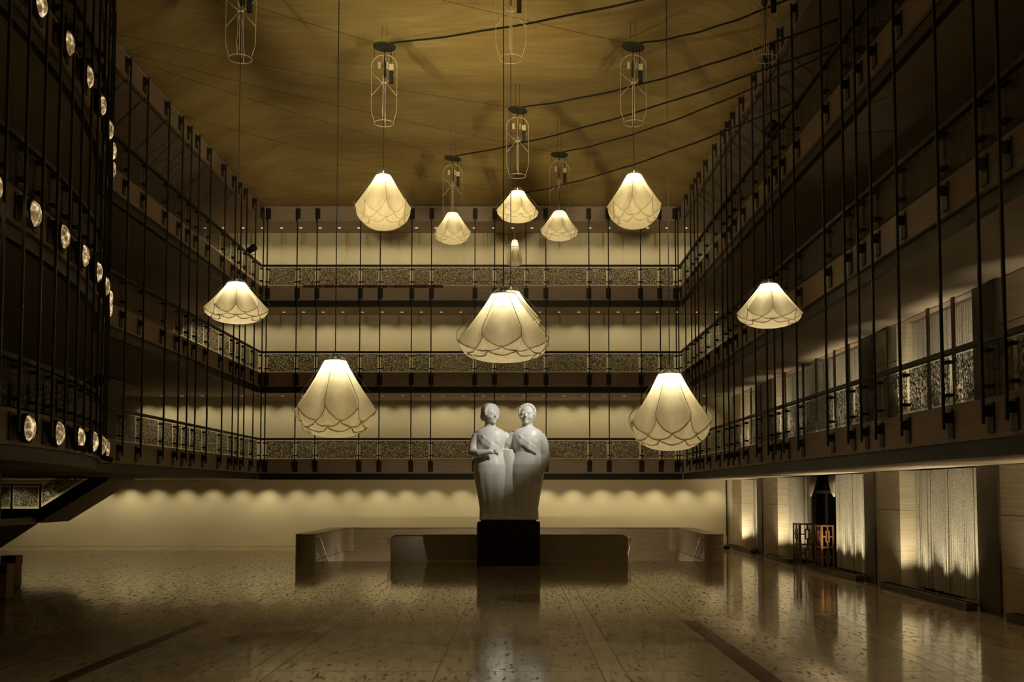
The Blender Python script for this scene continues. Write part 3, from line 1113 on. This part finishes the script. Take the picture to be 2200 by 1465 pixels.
def hand(mb, w, d, up):
    """w wrist point, d pointing direction, up side on which the thumb lies"""
    w, d, up = Vector(w), Vector(d).normalized(), Vector(up).normalized()
    s = d.cross(up).normalized()
    mb.tube([w - d * 0.04, w + d * 0.10, w + d * 0.22], [0.10, 0.115, 0.10], 10)
    for k, (o_, l) in enumerate(((0.085, 0.17), (0.03, 0.2), (-0.03, 0.19), (-0.085, 0.14))):
        b0 = w + d * 0.19 + up * o_
        mb.tube([b0, b0 + d * l * 0.55 + s * 0.01, b0 + d * l + s * 0.05], [0.036, 0.034, 0.026], 8)
    b0 = w + d * 0.06 + up * 0.09
    mb.tube([b0, b0 + d * 0.07 + up * 0.08, b0 + d * 0.17 + up * 0.09], [0.04, 0.036, 0.028], 8)


sb = MB()
figure(sb, -0.80, -1, 0.62)
figure(sb, 0.80, 1, -0.2)
# outer arm of the left figure folded across the waist, outer arm of the right figure hanging
arm(sb, [(-1.32, -0.02, 3.62), (-1.48, -0.06, 3.2), (-1.50, -0.22, 2.86), (-1.22, -0.55, 2.80), (-0.92, -0.66, 2.86)], [0.23, 0.235, 0.22, 0.17, 0.12])
hand(sb, (-0.90, -0.665, 2.865), (1, -0.12, 0.1), (0, -0.1, 1))
arm(sb, [(1.32, -0.02, 3.62), (1.50, 0.0, 3.2), (1.56, -0.05, 2.75), (1.47, -0.22, 2.3), (1.36, -0.34, 1.98)], [0.23, 0.235, 0.21, 0.17, 0.12])
hand(sb, (1.35, -0.35, 1.97), (-0.25, -0.15, -1), (-1, -0.2, 0.2))
# inner arms laid around each other's backs, a shared shawl joining the pair
arm(sb, [(-0.28, 0.05, 3.62), (0.0, 0.16, 3.35), (0.12, 0.3, 3.0)], [0.24, 0.26, 0.2])
arm(sb, [(0.28, 0.05, 3.62), (0.0, 0.1, 3.3), (-0.12, 0.28, 3.0)], [0.24, 0.26, 0.2])
loft(sb, [(0, 0.05, 0.0, 0.55, 0.36, 0), (0, 0.05, 0.6, 0.5, 0.34, 0), (0, 0.05, 1.4, 0.46, 0.36, 0), (0, 0.05, 2.2, 0.4, 0.36, 0), (0, 0.05, 3.0, 0.3, 0.30, 0)], 24)
sb.box(-1.12, 1.12, -0.85, 0.75, 0.0, 0.10)
for cx in (-0.8, 0.8):
    for s in (-1, 1):
        ball(sb, (cx + s * 0.2, -0.52, 0.15), 0.14, 0.26, 0.11, 10)
SCALE_ST = 0.985
sb.v = [(x * SCALE_ST, y * SCALE_ST, z * SCALE_ST) for x, y, z in sb.v]
st_me = sb.mesh('statue', M['marble'])
tmp = bpy.data.objects.new('statue_tmp', st_me)
COL.objects.link(tmp)
rm = tmp.modifiers.new('remesh', 'REMESH')
rm.mode = 'VOXEL'
rm.voxel_size = 0.026
rm.use_smooth_shade = True
sm_ = tmp.modifiers.new('smooth', 'SMOOTH')
sm_.iterations = 5
sm_.factor = 0.5
dg = bpy.context.evaluated_depsgraph_get()
st_final = bpy.data.meshes.new_from_object(tmp.evaluated_get(dg))
st_final.name = 'statue'
st_final.polygons.foreach_set('use_smooth', [True] * len(st_final.polygons))
bpy.data.objects.remove(tmp)
st = link('statue', st_final, loc=(PX, PY, PZ + 0.10))
tag(st, 'large white marble statue of two robed figures standing arm in arm', 'statue')

# ------------------------------------------------------------------ stair parapets around the sunken stairs
PH = 1.12


def round_u():
    xo0, xi0, xi1, xo1 = -9.75, -8.85, 8.2, 9.05
    y0, yi, yo = 44.9, 53.15, 53.75
    P = []
    r = 0.43
    def arc(cx, cy, r, a0, a1, n=8):
        return [(cx + r * math.cos(a0 + (a1 - a0) * i / n), cy + r * math.sin(a0 + (a1 - a0) * i / n)) for i in range(n + 1)]
    P += arc((xo0 + xi0) / 2, y0 + 0.3, (xi0 - xo0) / 2, PI, 2 * PI)
    P += arc(xi0 + 0.5, yi - 0.5, 0.5, PI, PI / 2, 6)
    P += arc(xi1 - 0.5, yi - 0.5, 0.5, PI / 2, 0, 6)
    P += arc((xi1 + xo1) / 2, y0 + 0.3, (xo1 - xi1) / 2, PI, 2 * PI)
    P += arc(xo1 - 0.9, yo - 0.9, 0.9, 0, PI / 2, 6)
    P += arc(xo0 + 0.9, yo - 0.9, 0.9, PI / 2, PI, 6)
    return P


def prism_concave(poly, z0, z1, inset=0.0):
    bm = bmesh.new()
    vs_ = [bm.verts.new((x, y, z0)) for x, y in poly]
    f = bm.faces.new(vs_)
    ex = bmesh.ops.extrude_face_region(bm, geom=[f])
    for v in [g for g in ex['geom'] if isinstance(g, bmesh.types.BMVert)]:
        v.co.z = z1
    bmesh.ops.recalc_face_normals(bm, faces=bm.faces)
    bmesh.ops.triangulate(bm, faces=[f for f in bm.faces if len(f.verts) > 4])
    mb = MB()
    bm.verts.index_update()
    mb.v = [tuple(v.co) for v in bm.verts]
    mb.f = [tuple(v.index for v in f.verts) for f in bm.faces]
    bm.free()
    return mb


up_ = thing('stair_parapet', 'U-shaped travertine parapet wall around the sunken stairs', 'parapet', (-0.37, 49, 0))
U = round_u()
obj('wall', prism_concave(U, 0.0, PH), 'parapet', up_)
obj('coping', prism_concave(U, PH, PH + 0.05), 'coping', up_)
# front parapet with rounded upper corners
fp = thing('front_parapet', 'long low travertine wall behind the plinth with rounded top corners', 'parapet', (-0.37, 45.4, 0))
prof = []
x0, x1, r = -5.55, 4.82, 0.30
prof += [(x0, 0.0), (x0, PH - r)] + [(x0 + r - r * math.cos(a), PH - r + r * math.sin(a)) for a in [PI / 2 * i / 6 for i in range(1, 7)]]
prof += [(x1 - r + r * math.sin(a), PH - r + r * math.cos(a)) for a in [PI / 2 * i / 6 for i in range(0, 7)]] + [(x1, 0.0)]
n = len(prof)
fb = MB()
fb.v = [(x, 44.95, z) for x, z in prof] + [(x, 45.55, z) for x, z in prof]
fb.f = [tuple(range(n)), tuple(range(2 * n - 1, n - 1, -1))] + [(i, n + i, n + (i + 1) % n, (i + 1) % n) for i in range(n)]
obj('wall', fb, 'parapet', fp)
cp = MB()
pp = prof[1:-1]
q = [(x + (0.025 if x > 0 else -0.025), z + 0.03) for x, z in pp]
for (a, c), (d, e2) in zip(zip(pp, pp[1:]), zip(q, q[1:])):
    cp.hexa([(a[0], 44.92, a[1]), (c[0], 44.92, c[1]), (c[0], 45.58, c[1]), (a[0], 45.58, a[1]), (d[0], 44.92, d[1]), (e2[0], 44.92, e2[1]), (e2[0], 45.58, e2[1]), (d[0], 45.58, d[1])])
obj('coping', cp, 'coping', fp)
# flights of steps going down behind the front parapet
for lab, xa, xb in (('left flight of stone steps going down into the stairwell', -8.80, -5.57), ('right flight of stone steps going down into the stairwell', 4.84, 8.15)):
    e = thing('stair_flight', lab, 'stairs', ((xa + xb) / 2, 45.2, -2.6), 'sunken stair flights')
    for i in range(15):
        obj('step', MB().box(xa, xb, 45.0 + 0.32 * i, 45.0 + 0.32 * (i + 1), -2.6, -0.17 * (i + 1) + 0.0), 'pit', e)
for i, x in enumerate((-7.2, -3.6, 0.0, 3.4, 6.6)):  # hidden fill lights added so the stairwell lining is bright
    e = thing('stairwell_fill', 'added unseen light inside the sunken stairwell, %s from the left' % nth(i + 1), 'light', (x, 45.1, -0.45) if abs(x) < 5 else (x, 53.0, -1.2), 'added stairwell lights')
    sgn = 1 if abs(x) < 5 else -1
    obj('case', MB().box(-0.1, 0.1, min(0, -0.1 * sgn), max(0, -0.1 * sgn), -0.05, 0.05), 'white', e, world=False)
    l = spot('stairwell_fill_beam', (0, 0, 0), (0, 1, 0), P_PIT if sgn > 0 else P_PIT * 0.3, 150, 0.8, CREAM, 0.06)
    l.parent = e
    l.location = (0, 0.06 * sgn, 0)
    l.rotation_euler = Vector((0, 1 * sgn, 0.0)).to_track_quat('-Z', 'Y').to_euler()
# brass handrails
for lab, x, inw in (('brass handrail on the left end of the stair parapet', -8.80, 1), ('brass handrail on the right end of the stair parapet', 8.15, -1), ('brass handrail at the left end of the front parapet', -5.62, -1), ('brass handrail at the right end of the front parapet', 4.89, 1)):
    e = thing('stair_handrail', lab, 'handrail', (x, 45.3, 0))
    xx = x + inw * 0.10
    obj('rail', MB().tube([(x, 45.1, 0.92), (xx, 45.1, 0.95), (xx, 45.35, 0.95), (xx, 47.9, -0.55), (xx, 48.1, -0.62)], 0.028, 8), 'brass', e, True)
    obj('bracket', MB().tube([(x, 45.4, 0.72), (xx, 45.4, 0.76), (xx, 45.4, 0.92)], 0.014, 6).tube([(x, 47.2, -0.38), (xx, 47.2, -0.34), (xx, 47.2, -0.16)], 0.014, 6), 'brass', e, True)

# ------------------------------------------------------------------ bead curtains, troughs and their uplights on the right wall
CN = ['bay cut by the right edge', 'bay nearest the right edge', 'bay right of the doorway', 'bay left of the doorway', 'farthest bay by the corner']
for lev, (z0, z1) in enumerate(((0.16, 3.66), (TIERS[0]['f1'], 8.16))):
    for ci, (a, c) in enumerate(CURT + ([DOOR] if lev else [])):
        rnd = random.Random(ci * 7 + lev)
        mb = MB()
        y = a + 0.03
        while y < c - 0.02:
            xo = XC + 0.03 * math.sin(y * 9.0) + rnd.uniform(-0.02, 0.02)
            r = rnd.uniform(0.017, 0.026)
            q = [(xo + r * math.cos(w), y + r * math.sin(w)) for w in (PI / 4, 3 * PI / 4, 5 * PI / 4, 7 * PI / 4)]
            mb.prism(q, z0, z1)
            y += rnd.choice((0.036, 0.04, 0.044, 0.05))
        o = obj('bead_curtain', mb, 'beads')
        where = CN[ci] if ci < 5 else 'bay above the doorway'
        tag(o, 'shimmering bead strand curtain in the %s, %s' % (where, 'ground floor' if lev == 0 else 'first gallery'), 'curtain', None, 'stuff')
TR = [(17.9, 23.9), (26.0, 32.2), (34.45, 39.9), (42.9, 46.9), (49.85, 55.5)]
for ti, (a, c) in enumerate(TR):
    for lev, z0 in enumerate((0.015, TIERS[0]['f1'] - 0.05)):
        e = thing('light_trough', 'long dark trough under the bead curtain, %s, %s' % (CN[ti], 'ground floor' if lev == 0 else 'first gallery'), 'trough', (XW - 0.2, (a + c) / 2, z0))
        x0, x1, hh = XW - 0.36, XW - 0.07, 0.20
        t = MB()
        t.box(x0, x0 + 0.04, a, c, z0, z0 + hh).box(x1 - 0.04, x1, a, c, z0, z0 + hh).box(x0 + 0.04, x1 - 0.04, a, a + 0.04, z0, z0 + hh).box(x0 + 0.04, x1 - 0.04, c - 0.04, c, z0, z0 + hh).box(x0 + 0.04, x1 - 0.04, a + 0.04, c - 0.04, z0, z0 + 0.03)
        obj('box', t, 'trough', e)
        n = max(3, int((c - a) / 1.05))
        for i in range(n):
            y = a + (i + 0.5) * (c - a) / n
            if any(p0 - 0.2 < y < p1 + 0.2 for p0, p1 in PIERS):
                continue
            can = MB().lathe([(0.05, 0.03), (0.05, 0.10)], 10, (XW - 0.21, y, z0))
            obj('uplight_can', can, 'black', e)
            dy = 1.0 if y + 1.3 * (c - a) / n > min([p0 for p0, p1 in PIERS if p0 > a] + [99]) else 0.0
            spot('uplight', (XW - 0.25, y - (0.22 if dy else 0.0), z0 + 0.115), (XW + (0.36 if lev == 0 else 0.62) - 0.25 * (dy > 0), y + dy + random.uniform(-0.12, 0.12), z0 + 2.7), P_UP * (0.8 if dy else 1.0) * random.uniform(0.75, 1.25) * (1.0 if lev == 0 else 0.62), 88 if lev == 0 else 64, 1.0, (1.0, 0.88, 0.64), 0.035, None)

# doorway with dark glass doors and tied drapes
dr = MB()
dr.box(XW + 0.85, XW + 0.9, DOOR[0], DOOR[1], 0.02, 3.66)
d1 = struct('door_1', dr, 'darkglass', 'dark glass doorway between the bead curtains')
obj('door_frame', MB().box(XW + 0.66, XW + 0.85, DOOR[0] + 0.02, DOOR[0] + 0.14, 0.02, 3.66).box(XW + 0.66, XW + 0.85, DOOR[1] - 0.14, DOOR[1] - 0.02, 0.02, 3.66).box(XW + 0.66, XW + 0.85, DOOR[0] + 0.14, DOOR[1] - 0.14, 2.95, 3.07).box(XW + 0.68, XW + 0.85, 40.85, 41.0, 0.02, 2.95), 'bronze', d1)
for lab, ya, yb in (('tied back drape at the near side of the doorway top', DOOR[0] + 0.02, DOOR[0] + 0.75), ('tied back drape at the far side of the doorway top', DOOR[1] - 0.02, DOOR[1] - 0.75)):
    mb = MB()
    for k in range(7):
        t = k / 6
        yt = ya + (yb - ya) * t
        pts = [(XC + 0.02 * (k % 2), yt, 3.64), (XC - 0.02, ya + (yb - ya) * t * 0.75, 3.3), (XC - 0.04, ya + (yb - ya) * t * 0.35, 2.98), (XC - 0.04, ya + (yb - ya) * 0.05 * t, 2.84)]
        mb.tube(pts, [0.05, 0.05, 0.045, 0.03], 6)
    o = obj('tied_drape', mb, 'drape', smooth=True)
    tag(o, lab, 'drape')


# folding lattice screens
def lattice(label, x, y, ang, mats, w1, w2, fold):
    e = thing('folding_screen', label, 'screen', (x, y, 0.0))
    e.rotation_euler = (0, 0, ang)
    for pi, (wd, da, mat) in enumerate(((w1, 0.0, mats[0]), (w2, fold, mats[1]))):
        mb = MB()
        Hh = 1.72
        th = 0.022

        def bar(xa, xb, za, zb):
            mb.box(xa, xb, -th, th, za, zb)
        bw = 0.062
        bar(0, bw, 0, Hh); bar(wd - bw, wd, 0, Hh)
        bar(bw, wd - bw, 0.03, 0.03 + bw); bar(bw, wd - bw, Hh - bw, Hh); bar(bw, wd - bw, Hh / 2 - bw / 2, Hh / 2 + bw / 2)
        for zb in (0.03 + bw, Hh / 2 + bw / 2):
            zt = zb + Hh / 2 - 0.09
            m_ = (zb + zt) / 2
            a, c = wd * 0.34, wd * 0.66
            s2 = 0.05
            bar(a, a + s2, m_ - 0.22, m_ + 0.22); bar(c - s2, c, m_ - 0.22, m_ + 0.22)
            bar(a + s2, c - s2, m_ - 0.22, m_ - 0.22 + s2); bar(a + s2, c - s2, m_ + 0.22 - s2, m_ + 0.22)
            bar(wd / 2 - s2 / 2, wd / 2 + s2 / 2, m_ + 0.22, zt + 0.01); bar(wd / 2 - s2 / 2, wd / 2 + s2 / 2, zb - 0.01, m_ - 0.22)
            bar(bw, a, m_ - s2 / 2, m_ + s2 / 2); bar(c, wd - bw, m_ - s2 / 2, m_ + s2 / 2)
        ca, sa = math.cos(da), math.sin(da)
        if pi == 1:
            mb.v = [(-(xx * ca) - yy * sa, xx * sa - yy * ca, zz) for xx, yy, zz in mb.v]
        obj('lattice_panel', mb, mat, e, world=False)
    return e


lattice('dark copper folding lattice screen left of the doorway', 11.60, 42.3, math.radians(3), ('lattice2', 'lattice2'), 0.66, 0.72, math.radians(88))
lattice('bright copper folding lattice screen standing in the doorway', 11.80, 39.95, math.radians(3), ('lattice', 'lattice2'), 0.50, 0.62, math.radians(88))

# things in the far right corner
sg = thing('notice_box', 'small white box on a short post in the far right corner', 'sign', (11.15, 55.2, 0))
obj('panel', MB().box(-0.07, 0.07, -0.05, 0.05, 0.26, 0.68), 'white', sg, world=False)
obj('post', MB().box(-0.02, 0.02, -0.02, 0.02, 0.0, 0.26), 'bronze', sg, world=False)
kb = thing('floor_box', 'small black box on the floor by the far right corner', 'box', (10.95, 54.0, 0))
obj('case', MB().box(-0.16, 0.16, -0.1, 0.1, 0.0, 0.16), 'black', kb, world=False)
obj('lid', MB().box(-0.17, 0.17, -0.11, 0.11, 0.16, 0.19), 'black', kb, world=False)

# ------------------------------------------------------------------ left: dogleg stairs, pillar, bins
for lev, dz in ((0, 0.0), (1, 4.51)):
    e = thing('dogleg_stair', 'dark stair with openwork rail %s' % ('rising to the lowest balcony at lower left' if lev == 0 else 'glimpsed above the lowest left balcony'), 'stairs', (-21.4, 47.5, dz))
    xb0, zb0, xb1, zb1 = -21.46, 1.64 + dz, -18.40, 3.54 + dz
    yn, yf = 46.0, 49.2
    # inclined slab of the upper flight: underside and stringer
    def inclined(xa, za, xc, zc, ya, yb_, th):
        return MB().hexa([(xa, ya, za), (xc, ya, zc), (xc, yb_, zc), (xa, yb_, za), (xa, ya, za + th), (xc, ya, zc + th), (xc, yb_, zc + th), (xa, yb_, za + th)])
    obj('flight', inclined(xb0, zb0, xb1, zb1, yn + 0.06, yf, 0.3), 'soffit', e)
    obj('stringer', inclined(xb0, zb0, xb1, zb1, yn, yn + 0.06, 0.62), 'black', e)
    obj('landing', MB().box(-24.6, xb0, yn + 0.06, yf, zb0 - 0.02, zb0 + 0.3), 'soffit', e)
    obj('landing_edge', MB().box(-24.6, xb0, yn, yn + 0.06, zb0 - 0.02, zb0 + 0.62), 'black', e)
    if lev == 0:
      obj('lower_flight', inclined(-23.85, zb0 - 1.62, xb0 - 0.02, zb0 - 0.05, 42.6, yn - 0.02, 0.3), 'darkpanel', e)
    for i in range(10):
        t = i / 10
        obj('step', MB().box(xb0 + (xb1 - xb0) * t, xb0 + (xb1 - xb0) * (t + 0.1), yn + 0.07, yf - 0.01, zb0 + 0.3 + (zb1 - zb0) * t, zb0 + 0.32 + (zb1 - zb0) * (t + 0.1)), 'parapet', e)
    for xa, xc in ((-24.4, -22.75), (-22.6, -21.5)):
        obj('screen_panel', MB().box(xa, xc, yn + 0.0, yn + 0.016, zb0 + 0.72, zb0 + 1.6), 'screen', e)
    obj('screen_panel', inclined(-21.3, zb0 + 0.85, -18.5, zb0 + 2.55, yn, yn + 0.016, 0.8), 'screen', e)
    for xp in (-22.68, -21.40):
        obj('rail_post', MB().box(xp - 0.03, xp + 0.03, yn - 0.05, yn + 0.05, zb0 + 0.6, zb0 + 1.72), 'bronze', e)
    obj('handrail', MB().box(-24.6, -21.4, yn - 0.05, yn + 0.05, zb0 + 1.66, zb0 + 1.72), 'bronze', e)
struct('wall_pillar', MB().box(-16.8, -15.6, 30.2, 31.0, 0, 3.66), 'darkpanel', 'dark square pillar at the left edge')


def bin_(label, x, y):
    e = thing('litter_bin', label, 'bin', (x, y, 0), None)
    obj('base', MB().box(-0.20, 0.20, -0.20, 0.20, 0.0, 0.08), 'black', e, world=False)
    for side in range(4):
        for k in range(5):
            a = -0.22 + 0.088 * k
            mb = MB().box(a + 0.003, a + 0.085, -0.22, -0.20, 0.08, 0.72)
            w = PI / 2 * side
            mb.v = [(px_ * math.cos(w) - py_ * math.sin(w), px_ * math.sin(w) + py_ * math.cos(w), pz_) for px_, py_, pz_ in mb.v]
            obj('slat', mb, 'binwood', e, world=False)
    obj('opening', MB().box(-0.19, 0.19, -0.19, 0.19, 0.08, 0.96), 'black', e, world=False)
    for sx in (-1, 1):
        obj('hood_side', MB().box(sx * 0.22 - 0.02, sx * 0.22 + 0.02, -0.22, 0.22, 0.72, 0.98), 'binwood', e, world=False)
    obj('hood', MB().box(-0.24, 0.24, -0.23, 0.23, 0.98, 1.01), 'binwood', e, world=False)


bin_('timber-clad litter bin nearest the left edge', -14.40, 28.8)
bin_('timber-clad litter bin behind the other by the dark pillar', -15.92, 32.4)


# ------------------------------------------------------------------ stage spotlights
def spotlight(label, loc, aim, power=0, angle=60, col=CREAM, zdrop=0.5, k=1.0, rad=0.12):
    e = thing('stage_spotlight', label, 'spotlight', loc)
    d = (Vector(aim) - Vector(loc)).normalized()
    b0 = Vector((0, 0, 0))
    obj('housing', MB().tube([b0 - d * 0.30 * k, b0 - d * 0.22 * k, b0 + d * 0.05 * k, b0 + d * 0.24 * k], [0.09 * k, 0.16 * k, 0.16 * k, 0.19 * k], 14), 'black', e, True, world=False)
    obj('yoke', MB().tube([(0.2 * k, 0, 0), (0.2 * k, 0, -0.28 * k), (-0.2 * k, 0, -0.28 * k), (-0.2 * k, 0, 0)], 0.018 * k, 6).tube([(0, 0, -0.28 * k), (0, 0, -zdrop)], 0.025, 6), 'black', e, world=False)
    if power:
        s = spot('spot_beam', (0, 0, 0), d, power, angle, 0.95, col, rad)
        s.parent = e
        s.location = d * 0.27
        s.rotation_euler = d.to_track_quat('-Z', 'Y').to_euler()
    return e


spotlight('black stage spotlight on the highest right balcony rail', (8.55, 34.0, 15.28), (PX, PY, 5.5), P_STATUE, 15.5, (1.0, 0.95, 0.84), 0.42)
spotlight('black stage spotlight on the highest left rail near the far corner', (-13.5, 51.3, 15.3), (-4, 44, 18.5), 0, 60, CREAM, 0.45)
spotlight('small black spotlight under the round lamps of the lowest curved front', (posA(JS[6])[0] + 0.2, posA(JS[6])[1], 4.08), (-6, 40, 2), 0, 60, CREAM, 0.16, 0.5)
spotlight('small black spotlight at the end of the lowest curved front', (posA(JS[9])[0] + 0.25, posA(JS[9])[1], 4.0), (-6, 40, 2), 0, 60, CREAM, 0.16, 0.5)
# unseen uplights added on the near lowest rails to brighten the ceiling
CEIL_FILL = [('right', 8.15, 8.0, -6.5, 36.0), ('right', 8.15, 11.5, -1.0, 43.0), ('right', 8.15, 15.0, -7.5, 46.0),
       ('left', posA(-9.0)[0] + 0.35, posA(-9.0)[1], 2.0, 36.0), ('left', posA(-6.2)[0] + 0.35, posA(-6.2)[1], -3.0, 40.0), ('left', posA(-3.4)[0] + 0.35, posA(-3.4)[1], 3.0, 46.0)]
for i, (side, x, y, tx, ty) in enumerate(CEIL_FILL):
    spotlight('added unseen uplight on the lowest %s rail, %s from the near end' % (side, nth(i % 3 + 1)), (x, y, 6.2), (tx, ty, 18.6), P_CEIL, 34, (1.0, 0.84, 0.52), 0.45, 1.0, 0.45)

# out-of-view downlights added in the near gold ceiling to lift the floor
for i, (x, y) in enumerate(((-3.0, 11.0), (4.0, 11.0), (0.5, 18.0), (5.0, 24.0), (-1.5, 26.0))):
    zc = ceil_z(x, y) - 0.01
    e = thing('floor_fill_downlight', 'added unseen downlight in the gold ceiling above the foreground, %s from the near end' % nth(i + 1), 'downlight', (x, y, zc), 'added floor fill lights')
    obj('trim_ring', MB().lathe([(0.15, -0.02), (0.19, -0.02), (0.19, 0.08), (0.15, 0.08)], 20, cap=False), 'bronze', e, world=False)
    obj('lens', MB().lathe([(0.15, 0.01), (0.0, 0.01)], 20, cap=False), 'downlens', e, world=False)
    l = spot('floor_fill_beam', (0, 0, -0.04), (0, 0, -1), P_FLOOR_FILL, 62, 0.9, CREAM, 0.12)
    l.parent = e

# red cloth edging along the sill of the highest far balcony
rc = MB()
rr = random.Random(3)
xs = [-11.2 + 0.12 * i for i in range(62)]
zs = [rr.uniform(0.0, 0.05) for _ in xs]
for i in range(61):
    z = TIERS[2]['f1']
    rc.hexa([(xs[i], YB - 0.05, z - 0.06 - zs[i]), (xs[i + 1], YB - 0.05, z - 0.06 - zs[i + 1]), (xs[i + 1], YB - 0.005, z - 0.06 - zs[i + 1]), (xs[i], YB - 0.005, z - 0.06 - zs[i]),
             (xs[i], YB - 0.05, z + 0.03 + zs[i] * 0.5), (xs[i + 1], YB - 0.05, z + 0.03 + zs[i + 1] * 0.5), (xs[i + 1], YB - 0.005, z + 0.03 + zs[i + 1] * 0.5), (xs[i], YB - 0.005, z + 0.03 + zs[i] * 0.5)])
o = obj('red_edging', rc, 'red')
tag(o, 'dark red cloth edging along the sill of the highest far balcony', 'cloth')
